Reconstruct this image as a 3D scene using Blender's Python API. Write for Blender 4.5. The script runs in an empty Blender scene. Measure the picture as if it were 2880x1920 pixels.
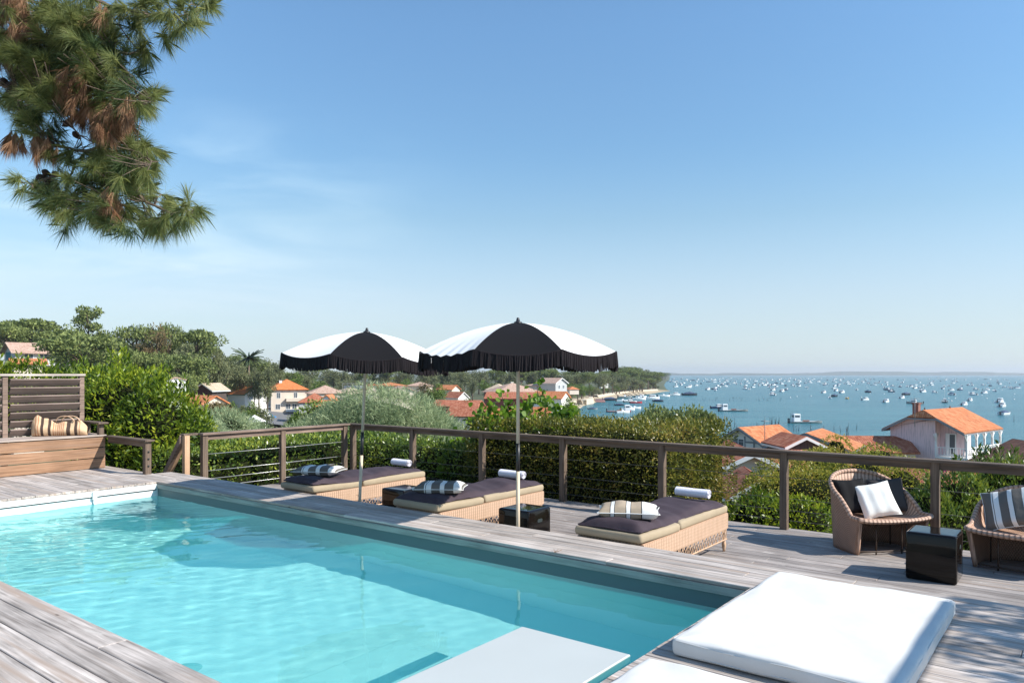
import bpy, math, random
import numpy as np
from mathutils import Vector, Matrix
SC = bpy.context.scene
COL = SC.collection
rng = np.random.RandomState(7)
random.seed(7)
R = math.radians
F = 2095.0; EYE = 1.70; HZ = 1051.0           # focal length in photo pixels, eye height, horizon row
LX, LY = 0.7901, -0.6130                      # pool long axis (towards the right), in world x, y
SX, SY = 0.6130, 0.7901                       # pool short axis (away from the camera)
ANG = math.atan2(LY, LX)

# ---------------------------------------------------------------- camera, sky, sun
cam = bpy.data.cameras.new('camera'); camo = bpy.data.objects.new('camera', cam); COL.objects.link(camo)
camo.location = (0, 0, EYE); camo.rotation_euler = (R(90), 0, 0)
cam.sensor_width = 36; cam.lens = F / 2880 * 36; cam.shift_y = (HZ - 960) / 2880
cam.clip_start = 0.05; cam.clip_end = 30000
SC.camera = camo
SUN_DIR = Vector((0.953, -0.302, 0)).normalized(); SUN_EL = R(37.5)
world = bpy.data.worlds.new('World'); SC.world = world; world.use_nodes = True
nt = world.node_tree; bg = nt.nodes['Background']
sky = nt.nodes.new('ShaderNodeTexSky'); sky.sky_type = 'NISHITA'; sky.sun_disc = False
sky.sun_elevation = SUN_EL; sky.sun_rotation = math.atan2(SUN_DIR.x, SUN_DIR.y)
sky.air_density = 1.0; sky.dust_density = 0.15; sky.ozone_density = 3.0; sky.altitude = 10
tc = nt.nodes.new('ShaderNodeTexCoord')
# thin cirrus low on the left: noise over the sky direction
sep = nt.nodes.new('ShaderNodeSeparateXYZ'); nt.links.new(tc.outputs['Generated'], sep.inputs[0])
mp = nt.nodes.new('ShaderNodeMapping'); mp.inputs['Scale'].default_value = (2.0, 2.0, 11.0); mp.inputs['Rotation'].default_value = (0, R(14), 0)
nt.links.new(tc.outputs['Generated'], mp.inputs[0])
nz = nt.nodes.new('ShaderNodeTexNoise'); nz.inputs['Scale'].default_value = 1.6; nz.inputs['Detail'].default_value = 7; nz.inputs['Roughness'].default_value = .55
nz.inputs['Distortion'].default_value = .5
nt.links.new(mp.outputs[0], nz.inputs[0])
def wmath(op, a, b=None, c=None, clamp=False):
    n = nt.nodes.new('ShaderNodeMath'); n.operation = op; n.use_clamp = clamp
    for i, x in enumerate((a, b, c)):
        if x is None: continue
        if isinstance(x, (int, float)): n.inputs[i].default_value = x
        else: nt.links.new(x, n.inputs[i])
    return n.outputs[0]
def wrange(x, a, b, c=0.0, d=1.0):
    n = nt.nodes.new('ShaderNodeMapRange'); n.interpolation_type = 'SMOOTHSTEP'
    nt.links.new(x, n.inputs[0])
    for i, v in zip((1, 2, 3, 4), (a, b, c, d)): n.inputs[i].default_value = v
    return n.outputs[0]
cl = wrange(nz.outputs[0], .36, .76)
cl = wmath('MULTIPLY', cl, wrange(sep.outputs[0], -.02, -.50))
cl = wmath('MULTIPLY', cl, wrange(sep.outputs[2], .36, .13))
cl = wmath('MULTIPLY', cl, wrange(sep.outputs[2], -.05, .03), None)
cl = wmath('MULTIPLY', cl, .62)
mix = nt.nodes.new('ShaderNodeMixRGB'); nt.links.new(cl, mix.inputs[0]); nt.links.new(sky.outputs[0], mix.inputs[1])
mix.inputs[2].default_value = (7.6, 7.9, 8.3, 1)
hs = nt.nodes.new('ShaderNodeHueSaturation'); hs.inputs['Saturation'].default_value = 1.0
lowf = wrange(sep.outputs[2], .30, .0, 0.0, .72)
hx = nt.nodes.new('ShaderNodeMixRGB'); nt.links.new(lowf, hx.inputs[0]); nt.links.new(mix.outputs[0], hx.inputs[1]); hx.inputs[2].default_value = (3.9, 4.0, 4.6, 1)
tn = nt.nodes.new('ShaderNodeMixRGB'); tn.blend_type = 'MULTIPLY'; tn.inputs[0].default_value = 1.0; nt.links.new(hx.outputs[0], tn.inputs[1]); tn.inputs[2].default_value = (.84, 1.0, 1.0, 1)
gr = nt.nodes.new('ShaderNodeValToRGB'); cr_ = gr.color_ramp
for _ in range(3): cr_.elements.new(.5)
for e_, (p_, c_) in zip(cr_.elements, [(0, (.84,.785,.78)), (.10, (.85,.78,.775)), (.20, (.79,.77,.74)), (.42, (.91,.92,.93)), (1, (1,1,1))]): e_.position = p_; e_.color = c_ + (1,)
nt.links.new(sep.outputs[2], gr.inputs[0])
tg = nt.nodes.new('ShaderNodeMixRGB'); tg.blend_type = 'MULTIPLY'; tg.inputs[0].default_value = 1.0; nt.links.new(tn.outputs[0], tg.inputs[1]); nt.links.new(gr.outputs[0], tg.inputs[2])
nt.links.new(tg.outputs[0], hs.inputs['Color']); nt.links.new(hs.outputs[0], bg.inputs[0])
bg.inputs[1].default_value = 0.136
sun = bpy.data.lights.new('sun', 'SUN'); sun.energy = 4.3; sun.angle = R(.5); sun.color = (1.0, .95, .87)
sun.cycles.is_caustics_light = True
suno = bpy.data.objects.new('sun', sun); COL.objects.link(suno)
d3 = Vector((SUN_DIR.x * math.cos(SUN_EL), SUN_DIR.y * math.cos(SUN_EL), math.sin(SUN_EL)))
suno.rotation_euler = d3.to_track_quat('Z', 'Y').to_euler()
SC.view_settings.view_transform = 'Standard'; SC.view_settings.look = 'None'
SC.view_settings.exposure = 0.72; SC.view_settings.gamma = 1
SC.cycles.max_bounces = 10; SC.cycles.transmission_bounces = 8; SC.cycles.transparent_max_bounces = 12
SC.cycles.sample_clamp_indirect = 8

# ---------------------------------------------------------------- helpers
def P(l, s, z=0.0): return (LX*l + SX*s, LY*l + SY*s, z)
K = 1.0846                                    # the lower terrace was measured at -0.31; it lies at -0.48, so everything on it is this much farther and larger
def PK(l, s, z=0.0): x, y, _ = P(l*K, s*K); return (x, y, EYE + (z-EYE)*K)
def px(u, v, Y): return ((u-1440)/F*Y, Y, EYE - (v-HZ)/F*Y)
def onz(u, v, z):
    Y = (EYE - z)*F/(v-HZ); return ((u-1440)/F*Y, Y, z)

class MB:
    """collects faces, then becomes ONE mesh object"""
    def __init__(s): s.v = []; s.f = []; s.uv = {}; s.sm = set()
    def add(s, vs, fs, uvs=None, smooth=False):
        o = len(s.v); s.v.extend([tuple(map(float, p)) for p in vs])
        for i, f in enumerate(fs):
            k = len(s.f); s.f.append(tuple(o+j for j in f))
            if uvs is not None: s.uv[k] = [uvs[j] for j in f]
            if smooth: s.sm.add(k)
        return s
    def box(s, a, b, M=None):
        x0, y0, z0 = a; x1, y1, z1 = b
        vs = [(x0,y0,z0),(x1,y0,z0),(x1,y1,z0),(x0,y1,z0),(x0,y0,z1),(x1,y0,z1),(x1,y1,z1),(x0,y1,z1)]
        if M: vs = [M(*p) for p in vs]
        return s.add(vs, [(0,3,2,1),(4,5,6,7),(0,1,5,4),(1,2,6,5),(2,3,7,6),(3,0,4,7)])
    def bbox(s, a, b, c=.01, M=None):
        """box with its upper edges bevelled"""
        x0, y0, z0 = a; x1, y1, z1 = b
        vs = [(x0,y0,z0),(x1,y0,z0),(x1,y1,z0),(x0,y1,z0),(x0,y0,z1-c),(x1,y0,z1-c),(x1,y1,z1-c),(x0,y1,z1-c),
              (x0+c,y0+c,z1),(x1-c,y0+c,z1),(x1-c,y1-c,z1),(x0+c,y1-c,z1)]
        if M: vs = [M(*p) for p in vs]
        return s.add(vs, [(0,3,2,1),(0,1,5,4),(1,2,6,5),(2,3,7,6),(3,0,4,7),(4,5,9,8),(5,6,10,9),(6,7,11,10),(7,4,8,11),(8,9,10,11)])
    def quad(s, a, b, c, d, uvs=None): return s.add([a, b, c, d], [(0,1,2,3)], uvs)
    def tube(s, pts, r, n=6, cap=True, smooth=True):
        pts = [Vector(p) for p in pts]
        rr = r if isinstance(r, (list, tuple)) else [r]*len(pts)
        vs = []; up = Vector((0,0,1))
        for i, p in enumerate(pts):
            t = (pts[min(i+1, len(pts)-1)] - pts[max(i-1, 0)])
            if t.length < 1e-9: t = Vector((0,0,1))
            t.normalize()
            a = t.cross(up)
            if a.length < .05: a = t.cross(Vector((1,0,0)))
            a.normalize(); b = t.cross(a)
            for k in range(n):
                th = 2*math.pi*k/n
                vs.append(p + (a*math.cos(th) + b*math.sin(th))*rr[i])
        fs = [(i*n+k, i*n+(k+1) % n, (i+1)*n+(k+1) % n, (i+1)*n+k) for i in range(len(pts)-1) for k in range(n)]
        if cap: fs += [tuple(range(n))[::-1], tuple((len(pts)-1)*n+k for k in range(n))]
        return s.add(vs, fs, None, smooth)
    def grid(s, fn, nu, nv, uvscale=None, smooth=True, wrap=False):
        vs = []; uv = []
        for i in range(nu+1):
            for j in range(nv+1):
                a, b = i/nu, j/nv
                vs.append(fn(a, b)); uv.append((a*uvscale[0], b*uvscale[1]) if uvscale else (a, b))
        fs = [(i*(nv+1)+j, (i+1)*(nv+1)+j, (i+1)*(nv+1)+j+1, i*(nv+1)+j+1) for i in range(nu) for j in range(nv)]
        return s.add(vs, fs, uv, smooth)
    def lathe(s, prof, c=(0,0,0), n=12, smooth=True):
        vs = [(c[0]+r*math.cos(2*math.pi*k/n), c[1]+r*math.sin(2*math.pi*k/n), c[2]+z) for r, z in prof for k in range(n)]
        fs = [(i*n+k, i*n+(k+1) % n, (i+1)*n+(k+1) % n, (i+1)*n+k) for i in range(len(prof)-1) for k in range(n)]
        return s.add(vs, fs, None, smooth)
    def build(s, name, mat, parent=None, sol=0.0, sub=0):
        me = bpy.data.meshes.new(name)
        off = Vector(parent.location) if parent is not None else Vector((0,0,0))
        if parent is not None and parent.parent is not None: off = off + Vector(parent.parent.location)
        V = [(x-off.x, y-off.y, z-off.z) for x, y, z in s.v]
        me.from_pydata(V, [], s.f); me.update()
        ul = me.uv_layers.new(name='UVMap')
        for k, p in enumerate(me.polygons):
            if k in s.uv:
                for li, c in zip(p.loop_indices, s.uv[k]): ul.data[li].uv = c
            else:
                n = p.normal
                t = Vector((-n.y, n.x, 0))
                if t.length < .05: t = Vector((LX, LY, 0))
                t.normalize(); b = n.cross(t)
                for li, vi in zip(p.loop_indices, p.vertices):
                    c = me.vertices[vi].co; ul.data[li].uv = (c.dot(t), c.dot(b))
            if k in s.sm: p.use_smooth = True
        me.materials.append(mat)
        o = bpy.data.objects.new(name, me); COL.objects.link(o)
        if parent is not None: o.parent = parent
        if sol:
            m = o.modifiers.new('solid', 'SOLIDIFY'); m.thickness = sol; m.offset = 0
        if sub:
            m = o.modifiers.new('sub', 'SUBSURF'); m.levels = sub; m.render_levels = sub
        return o

def npmesh(name, V, faces, mat, parent=None, smooth=False):
    """quads or tris given as an (n,k) index array"""
    me = bpy.data.meshes.new(name); k = faces.shape[1]; V = np.asarray(V, dtype=np.float32).copy()
    if parent is not None:
        off = Vector(parent.location)
        if parent.parent is not None: off = off + Vector(parent.parent.location)
        V -= np.array(off, dtype=np.float32)
    me.vertices.add(len(V)); me.vertices.foreach_set('co', V.ravel())
    me.loops.add(faces.size); me.loops.foreach_set('vertex_index', faces.astype(np.int32).ravel())
    me.polygons.add(len(faces)); me.polygons.foreach_set('loop_start', np.arange(0, faces.size, k, dtype=np.int32))
    me.polygons.foreach_set('loop_total', np.full(len(faces), k, dtype=np.int32))
    if smooth: me.polygons.foreach_set('use_smooth', np.ones(len(faces), dtype=bool))
    me.update(calc_edges=True); me.materials.append(mat)
    o = bpy.data.objects.new(name, me); COL.objects.link(o)
    if parent is not None: o.parent = parent
    return o

def thing(name, label, cat, loc=(0,0,0), rotz=0.0, group=None):
    o = bpy.data.objects.new(name, None); COL.objects.link(o); o.empty_display_size = .1
    o.location = loc; o.rotation_euler = (0, 0, rotz); o['label'] = label; o['category'] = cat
    if group: o['group'] = group
    return o
def tag(o, label, cat, group=None):
    o['label'] = label; o['category'] = cat
    if group: o['group'] = group
    return o
def struct(o): o['kind'] = 'structure'; return o
def copy_thing(root, loc, rotz=0.0, scale=1.0, label=None, group=None):
    r = root.copy(); COL.objects.link(r); r.location = loc; r.rotation_euler = (0, 0, rotz)
    r.scale = (scale,)*3 if isinstance(scale, (int, float)) else scale
    if label: r['label'] = label
    if group: r['group'] = group
    for ch in list(root.children):
        c = ch.copy(); COL.objects.link(c); c.parent = r
        for g in list(ch.children):
            e = g.copy(); COL.objects.link(e); e.parent = c
    return r

# ---------------------------------------------------------------- materials
def newmat(name):
    m = bpy.data.materials.new(name); m.use_nodes = True
    return m, m.node_tree, m.node_tree.nodes['Principled BSDF']
def N(nt, typ, **kw):
    n = nt.nodes.new(typ)
    for k, v in kw.items():
        if k.startswith('i_'):
            k2 = k[2:].replace('_', ' ')
            n.inputs[k2].default_value = v
        else: setattr(n, k, v)
    return n
def ramp(nt, fac, stops):
    r = nt.nodes.new('ShaderNodeValToRGB'); cr = r.color_ramp
    while len(cr.elements) < len(stops): cr.elements.new(.5)
    for e, (p, c) in zip(cr.elements, stops): e.position = p; e.color = tuple(c) + (1,) if len(c) == 3 else c
    nt.links.new(fac, r.inputs[0]); return r.outputs[0]
def plain(name, col, rough=.6, metal=0.0, spec=.5, var=0.0, vscale=6.0, bump=0.0, bscale=60.0):
    m, nt, b = newmat(name); b.inputs['Base Color'].default_value = tuple(col)+(1,)
    b.inputs['Roughness'].default_value = rough; b.inputs['Metallic'].default_value = metal
    b.inputs['Specular IOR Level'].default_value = spec
    if var:
        g = N(nt, 'ShaderNodeNewGeometry'); n = N(nt, 'ShaderNodeTexNoise', i_Scale=vscale, i_Detail=5.0)
        nt.links.new(g.outputs['Position'], n.inputs[0])
        c = ramp(nt, n.outputs[0], [(.3, tuple(x*(1-var) for x in col)), (.7, tuple(min(1, x*(1+var)) for x in col))])
        nt.links.new(c, b.inputs['Base Color'])
    if bump:
        g = N(nt, 'ShaderNodeNewGeometry'); n = N(nt, 'ShaderNodeTexNoise', i_Scale=bscale, i_Detail=3.0)
        nt.links.new(g.outputs['Position'], n.inputs[0])
        bp = N(nt, 'ShaderNodeBump', i_Strength=bump, i_Distance=.01); nt.links.new(n.outputs[0], bp.inputs['Height'])
        nt.links.new(bp.outputs[0], b.inputs['Normal'])
    return m
def wood(name, dark, light, axis, grain=1.0, rough=.75, tint=.25, warm=None, spots=False):
    """weathered timber; axis: 'L','S' or 'Z' is the way the grain runs; every board (mesh island) has its own tone"""
    m, nt, b = newmat(name)
    g = N(nt, 'ShaderNodeNewGeometry')
    mp = N(nt, 'ShaderNodeMapping', vector_type='POINT')
    rz = {'L': -ANG, 'S': -ANG - math.pi/2, 'Z': -ANG}[axis]
    mp.inputs['Rotation'].default_value = (0, 0, rz)
    nt.links.new(g.outputs['Position'], mp.inputs[0])
    mp2 = N(nt, 'ShaderNodeMapping')
    st = (1.1, 1.1, 1.1); k = 34.0*grain
    mp2.inputs['Scale'].default_value = {'L': (1.3, k, k), 'S': (1.3, k, k), 'Z': (k, k, 1.3)}[axis]
    nt.links.new(mp.outputs[0], mp2.inputs[0])
    add = N(nt, 'ShaderNodeVectorMath', operation='ADD'); nt.links.new(mp2.outputs[0], add.inputs[0])
    rs = N(nt, 'ShaderNodeMath', operation='MULTIPLY'); rs.inputs[1].default_value = 91.0
    nt.links.new(g.outputs['Random Per Island'], rs.inputs[0]); nt.links.new(rs.outputs[0], add.inputs[1])
    n1 = N(nt, 'ShaderNodeTexNoise', i_Scale=1.0, i_Detail=7.0, i_Roughness=.62, i_Distortion=.35); nt.links.new(add.outputs[0], n1.inputs[0])
    n2 = N(nt, 'ShaderNodeTexNoise', i_Scale=2.3, i_Detail=5.0); nt.links.new(g.outputs['Position'], n2.inputs[0])
    c1 = ramp(nt, n1.outputs[0], [(.30, dark), (.47, tuple((a+b_)/2 for a, b_ in zip(dark, light))), (.66, light)])
    # board-to-board tone
    mul = N(nt, 'ShaderNodeMapRange'); nt.links.new(g.outputs['Random Per Island'], mul.inputs[0]); mul.inputs[3].default_value = 1-tint; mul.inputs[4].default_value = 1+tint*.6
    mm = N(nt, 'ShaderNodeVectorMath', operation='SCALE'); nt.links.new(c1, mm.inputs[0]); nt.links.new(mul.outputs[0], mm.inputs['Scale'])
    mul2 = N(nt, 'ShaderNodeMapRange'); nt.links.new(n2.outputs[0], mul2.inputs[0]); mul2.inputs[1].default_value = .3; mul2.inputs[2].default_value = .7; mul2.inputs[3].default_value = .8; mul2.inputs[4].default_value = 1.15
    m3 = N(nt, 'ShaderNodeVectorMath', operation='SCALE'); nt.links.new(mm.outputs[0], m3.inputs[0]); nt.links.new(mul2.outputs[0], m3.inputs['Scale'])
    outc = m3.outputs[0]
    if warm:
        n3 = N(nt, 'ShaderNodeTexNoise', i_Scale=1.7, i_Detail=6.0, i_Distortion=.8); nt.links.new(add.outputs[0], n3.inputs[0]); n3.inputs['Scale'].default_value = .35
        f3 = ramp(nt, n3.outputs[0], [(.52, (0,0,0)), (.68, (1,1,1))])
        mx = N(nt, 'ShaderNodeMixRGB'); nt.links.new(f3, mx.inputs[0]); nt.links.new(outc, mx.inputs[1]); mx.inputs[2].default_value = tuple(warm)+(1,)
        outc = mx.outputs[0]
    if spots:                                   # pale worn flakes and knots
        mp4 = N(nt, 'ShaderNodeMapping'); mp4.inputs['Scale'].default_value = (2.4, 9, 9); nt.links.new(mp.outputs[0], mp4.inputs[0])
        n4 = N(nt, 'ShaderNodeTexNoise', i_Scale=1.0, i_Detail=8.0, i_Roughness=.7); nt.links.new(mp4.outputs[0], n4.inputs[0])
        f4 = ramp(nt, n4.outputs[0], [(.60, (0,0,0)), (.70, (.7,.7,.7))])
        mx = N(nt, 'ShaderNodeMixRGB'); nt.links.new(f4, mx.inputs[0]); nt.links.new(outc, mx.inputs[1]); mx.inputs[2].default_value = (.62,.57,.52,1)
        vo = N(nt, 'ShaderNodeTexVoronoi', i_Scale=1.6); mp5 = N(nt, 'ShaderNodeMapping'); mp5.inputs['Scale'].default_value = (1, 3.2, 3.2); nt.links.new(mp.outputs[0], mp5.inputs[0]); nt.links.new(mp5.outputs[0], vo.inputs[0])
        f5 = ramp(nt, vo.outputs['Distance'], [(.03, (1,1,1)), (.07, (0,0,0))])
        mx2 = N(nt, 'ShaderNodeMixRGB'); nt.links.new(f5, mx2.inputs[0]); nt.links.new(mx.outputs[0], mx2.inputs[1]); mx2.inputs[2].default_value = (.12,.09,.07,1)
        outc = mx2.outputs[0]
    nt.links.new(outc, b.inputs['Base Color']); b.inputs['Roughness'].default_value = rough; b.inputs['Specular IOR Level'].default_value = .3
    bp = N(nt, 'ShaderNodeBump', i_Strength=.35, i_Distance=.004); nt.links.new(n1.outputs[0], bp.inputs['Height']); nt.links.new(bp.outputs[0], b.inputs['Normal'])
    return m
def leaf(name, cols, trans=.35, clump=1.2, rough=.45, clumpcol=None):
    """leaf cards: colour per leaf, drifting between clumps"""
    m, nt, b = newmat(name)
    g = N(nt, 'ShaderNodeNewGeometry')
    n = N(nt, 'ShaderNodeTexNoise', i_Scale=clump, i_Detail=2.0); nt.links.new(g.outputs['Position'], n.inputs[0])
    a = N(nt, 'ShaderNodeMath', operation='MULTIPLY_ADD'); nt.links.new(g.outputs['Random Per Island'], a.inputs[0]); a.inputs[1].default_value = .55
    a2 = N(nt, 'ShaderNodeMapRange'); nt.links.new(n.outputs[0], a2.inputs[0]); a2.inputs[1].default_value = .33; a2.inputs[2].default_value = .67; a2.inputs[3].default_value = 0; a2.inputs[4].default_value = .45
    nt.links.new(a2.outputs[0], a.inputs[2])
    k = len(cols)
    c = ramp(nt, a.outputs[0], [(.08 + .84*i/(k-1), cols[i]) for i in range(k)])
    nt.links.new(c, b.inputs['Base Color']); b.inputs['Roughness'].default_value = rough; b.inputs['Specular IOR Level'].default_value = .4
    t = N(nt, 'ShaderNodeBsdfTranslucent'); nt.links.new(c, t.inputs[0])
    mx = N(nt, 'ShaderNodeMixShader'); mx.inputs[0].default_value = trans
    nt.links.new(b.outputs[0], mx.inputs[1]); nt.links.new(t.outputs[0], mx.inputs[2])
    nt.links.new(mx.outputs[0], nt.nodes['Material Output'].inputs[0])
    return m
def tiles(name, c1, c2, c3, row=.33, colw=.22, moss=None):
    """roman roof tiles on UV laid out in metres (u along the eave, v up the slope)"""
    m, nt, b = newmat(name)
    uv = N(nt, 'ShaderNodeUVMap'); sp = N(nt, 'ShaderNodeSeparateXYZ'); nt.links.new(uv.outputs[0], sp.inputs[0])
    def M(op, a, bb=None):
        q = N(nt, 'ShaderNodeMath', operation=op)
        for i, x in enumerate((a, bb)):
            if x is None: continue
            if isinstance(x, (int, float)): q.inputs[i].default_value = x
            else: nt.links.new(x, q.inputs[i])
        return q.outputs[0]
    ru = M('FRACT', M('DIVIDE', sp.outputs[0], colw)); rv = M('FRACT', M('DIVIDE', sp.outputs[1], row))
    hump = M('SINE', M('MULTIPLY', ru, math.pi))
    h = M('ADD', M('MULTIPLY', hump, .6), M('MULTIPLY', rv, -.45))
    fl = N(nt, 'ShaderNodeCombineXYZ'); nt.links.new(M('FLOOR', M('DIVIDE', sp.outputs[0], colw)), fl.inputs[0]); nt.links.new(M('FLOOR', M('DIVIDE', sp.outputs[1], row)), fl.inputs[1])
    wn = N(nt, 'ShaderNodeTexWhiteNoise'); nt.links.new(fl.outputs[0], wn.inputs[0])
    g = N(nt, 'ShaderNodeNewGeometry'); n = N(nt, 'ShaderNodeTexNoise', i_Scale=1.1, i_Detail=6.0); nt.links.new(g.outputs['Position'], n.inputs[0])
    mixf = M('ADD', M('MULTIPLY', wn.outputs[0], .5), M('MULTIPLY', n.outputs[0], .6))
    c = ramp(nt, mixf, [(.2, c1), (.5, c2), (.85, c3)])
    gap = ramp(nt, ru, [(.04, (0,0,0)), (.16, (1,1,1)), (.86, (1,1,1)), (.97, (0,0,0))])
    lip = ramp(nt, rv, [(.0, (0,0,0)), (.13, (1,1,1))])
    mx = N(nt, 'ShaderNodeMixRGB', blend_type='MULTIPLY'); mx.inputs[0].default_value = .42; nt.links.new(c, mx.inputs[1]); nt.links.new(gap, mx.inputs[2])
    mx2 = N(nt, 'ShaderNodeMixRGB', blend_type='MULTIPLY'); mx2.inputs[0].default_value = .38; nt.links.new(mx.outputs[0], mx2.inputs[1]); nt.links.new(lip, mx2.inputs[2])
    nt.links.new(mx2.outputs[0], b.inputs['Base Color']); b.inputs['Roughness'].default_value = .85; b.inputs['Specular IOR Level'].default_value = .2
    bp = N(nt, 'ShaderNodeBump', i_Strength=.9, i_Distance=.05); nt.links.new(h, bp.inputs['Height']); nt.links.new(bp.outputs[0], b.inputs['Normal'])
    return m
def wicker(name, dark, light, su=90.0, sv=75.0, mode='weave'):
    """woven cane on UV in metres"""
    m, nt, b = newmat(name)
    uv = N(nt, 'ShaderNodeUVMap'); sp = N(nt, 'ShaderNodeSeparateXYZ'); nt.links.new(uv.outputs[0], sp.inputs[0])
    def M(op, a, bb=None, cc=None):
        q = N(nt, 'ShaderNodeMath', operation=op)
        for i, x in enumerate((a, bb, cc)):
            if x is None: continue
            if isinstance(x, (int, float)): q.inputs[i].default_value = x
            else: nt.links.new(x, q.inputs[i])
        return q.outputs[0]
    a = M('MULTIPLY', sp.outputs[0], su*math.pi); c = M('MULTIPLY', sp.outputs[1], sv*math.pi)
    if mode == 'weave': h = M('ADD', M('MULTIPLY', M('MULTIPLY', M('SINE', a), M('SINE', c)), .5), .5)
    else: h = M('ABSOLUTE', M('SINE', a)); h = M('MULTIPLY', h, M('ADD', .72, M('MULTIPLY', M('ABSOLUTE', M('SINE', c)), .28)))
    g = N(nt, 'ShaderNodeNewGeometry'); n = N(nt, 'ShaderNodeTexNoise', i_Scale=7.0, i_Detail=5.0); nt.links.new(g.outputs['Position'], n.inputs[0])
    f = M('ADD', M('MULTIPLY', h, .7), M('MULTIPLY', n.outputs[0], .45))
    col = ramp(nt, f, [(.12, dark), (.45, tuple((x+y)/2 for x, y in zip(dark, light))), (.85, light)])
    nt.links.new(col, b.inputs['Base Color']); b.inputs['Roughness'].default_value = .55; b.inputs['Specular IOR Level'].default_value = .35
    bp = N(nt, 'ShaderNodeBump', i_Strength=.8, i_Distance=.006); nt.links.new(h, bp.inputs['Height']); nt.links.new(bp.outputs[0], b.inputs['Normal'])
    return m
def striped(name, stops, axis=0, rough=.85, bump=.25):
    """bands of colour along u (0..1); stops: list of (from, colour)"""
    m, nt, b = newmat(name)
    uv = N(nt, 'ShaderNodeUVMap'); sp = N(nt, 'ShaderNodeSeparateXYZ'); nt.links.new(uv.outputs[0], sp.inputs[0])
    r = nt.nodes.new('ShaderNodeValToRGB'); cr = r.color_ramp; cr.interpolation = 'CONSTANT'
    while len(cr.elements) < len(stops): cr.elements.new(.5)
    for e, (p, c) in zip(cr.elements, stops): e.position = p; e.color = tuple(c)+(1,)
    nt.links.new(sp.outputs[axis], r.inputs[0]); nt.links.new(r.outputs[0], b.inputs['Base Color'])
    b.inputs['Roughness'].default_value = rough; b.inputs['Specular IOR Level'].default_value = .2
    g = N(nt, 'ShaderNodeNewGeometry'); n = N(nt, 'ShaderNodeTexNoise', i_Scale=14.0, i_Detail=3.0); nt.links.new(g.outputs['Position'], n.inputs[0])
    bp = N(nt, 'ShaderNodeBump', i_Strength=bump, i_Distance=.02); nt.links.new(n.outputs[0], bp.inputs['Height']); nt.links.new(bp.outputs[0], b.inputs['Normal'])
    return m
def planks(name, c1, c2, w=.14, rough=.8):
    """upright boards with streaky paint, UV in metres"""
    m, nt, b = newmat(name)
    uv = N(nt, 'ShaderNodeUVMap'); sp = N(nt, 'ShaderNodeSeparateXYZ'); nt.links.new(uv.outputs[0], sp.inputs[0])
    q = N(nt, 'ShaderNodeMath', operation='DIVIDE'); nt.links.new(sp.outputs[0], q.inputs[0]); q.inputs[1].default_value = w
    fr = N(nt, 'ShaderNodeMath', operation='FRACT'); nt.links.new(q.outputs[0], fr.inputs[0])
    mp = N(nt, 'ShaderNodeMapping'); mp.inputs['Scale'].default_value = (11, .55, 1); nt.links.new(uv.outputs[0], mp.inputs[0])
    n = N(nt, 'ShaderNodeTexNoise', i_Scale=1.0, i_Detail=7.0, i_Roughness=.65); nt.links.new(mp.outputs[0], n.inputs[0])
    c = ramp(nt, n.outputs[0], [(.36, c1), (.5, c2), (1., c2)])
    gp = ramp(nt, fr.outputs[0], [(.0, (.35,.35,.35)), (.07, (1,1,1)), (.95, (1,1,1)), (1., (.35,.35,.35))])
    mx = N(nt, 'ShaderNodeMixRGB', blend_type='MULTIPLY'); mx.inputs[0].default_value = .7; nt.links.new(c, mx.inputs[1]); nt.links.new(gp, mx.inputs[2])
    nt.links.new(mx.outputs[0], b.inputs['Base Color']); b.inputs['Roughness'].default_value = rough
    return m

MT = {}
MT['deck'] = wood('deck timber', (.21,.175,.15), (.63,.56,.51), 'L', tint=.24, warm=(.40,.31,.25), spots=True)
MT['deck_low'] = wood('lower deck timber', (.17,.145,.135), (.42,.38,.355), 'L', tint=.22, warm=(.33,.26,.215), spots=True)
MT['fascia'] = wood('fascia timber', (.22,.235,.21), (.44,.46,.41), 'L', tint=.12)
MT['railL'] = wood('rail timber', (.065,.046,.034), (.19,.138,.103), 'L', tint=.15)
MT['railS'] = wood('rail timber across', (.11,.075,.058), (.30,.215,.17), 'S', tint=.15)
MT['post'] = wood('post timber', (.075,.052,.038), (.205,.148,.108), 'Z', tint=.15)
MT['bench'] = wood('bench timber', (.16,.085,.045), (.39,.23,.14), 'S', tint=.2, warm=(.27,.17,.115))
MT['slat'] = wood('slat timber', (.11,.082,.07), (.26,.195,.165), 'S', tint=.2)
MT['newwood'] = wood('fresh timber', (.38,.22,.13), (.58,.38,.24), 'Z', tint=.1)
MT['white'] = plain('white paint', (.80,.80,.78), .5)
MT['steel'] = plain('steel cable', (.62,.62,.60), .35, .6)
MT['black_can'] = plain('black canvas', (.012,.0115,.013), .95, spec=.1, bump=.1)
MT['white_can'] = plain('white canvas', (.82,.82,.80), .9, spec=.2, bump=.15, bscale=12)
MT['fringe'] = plain('black fringe', (.016,.013,.015), .9, spec=.15)
MT['pole'] = plain('beige pole', (.64,.52,.38), .55)
MT['pole_black'] = plain('black pole sleeve', (.02,.02,.022), .4)
MT['ceramic'] = plain('black glazed ceramic', (.008,.006,.005), .07, spec=.28, bump=.04, bscale=9)
MT['mattw'] = plain('white outdoor fabric', (.66,.65,.62), .9, spec=.2, var=.05, vscale=4, bump=.4, bscale=5)
MT['matt_beige'] = plain('beige cushion fabric', (.36,.29,.20), .9, spec=.15, var=.06, vscale=5, bump=.12, bscale=10)
MT['quilt'] = plain('aubergine quilt', (.060,.044,.054), .85, spec=.2, var=.12, vscale=5, bump=.5, bscale=9)
MT['towel'] = plain('white towel', (.80,.78,.84), .95, spec=.1, bump=.4, bscale=70)
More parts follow.
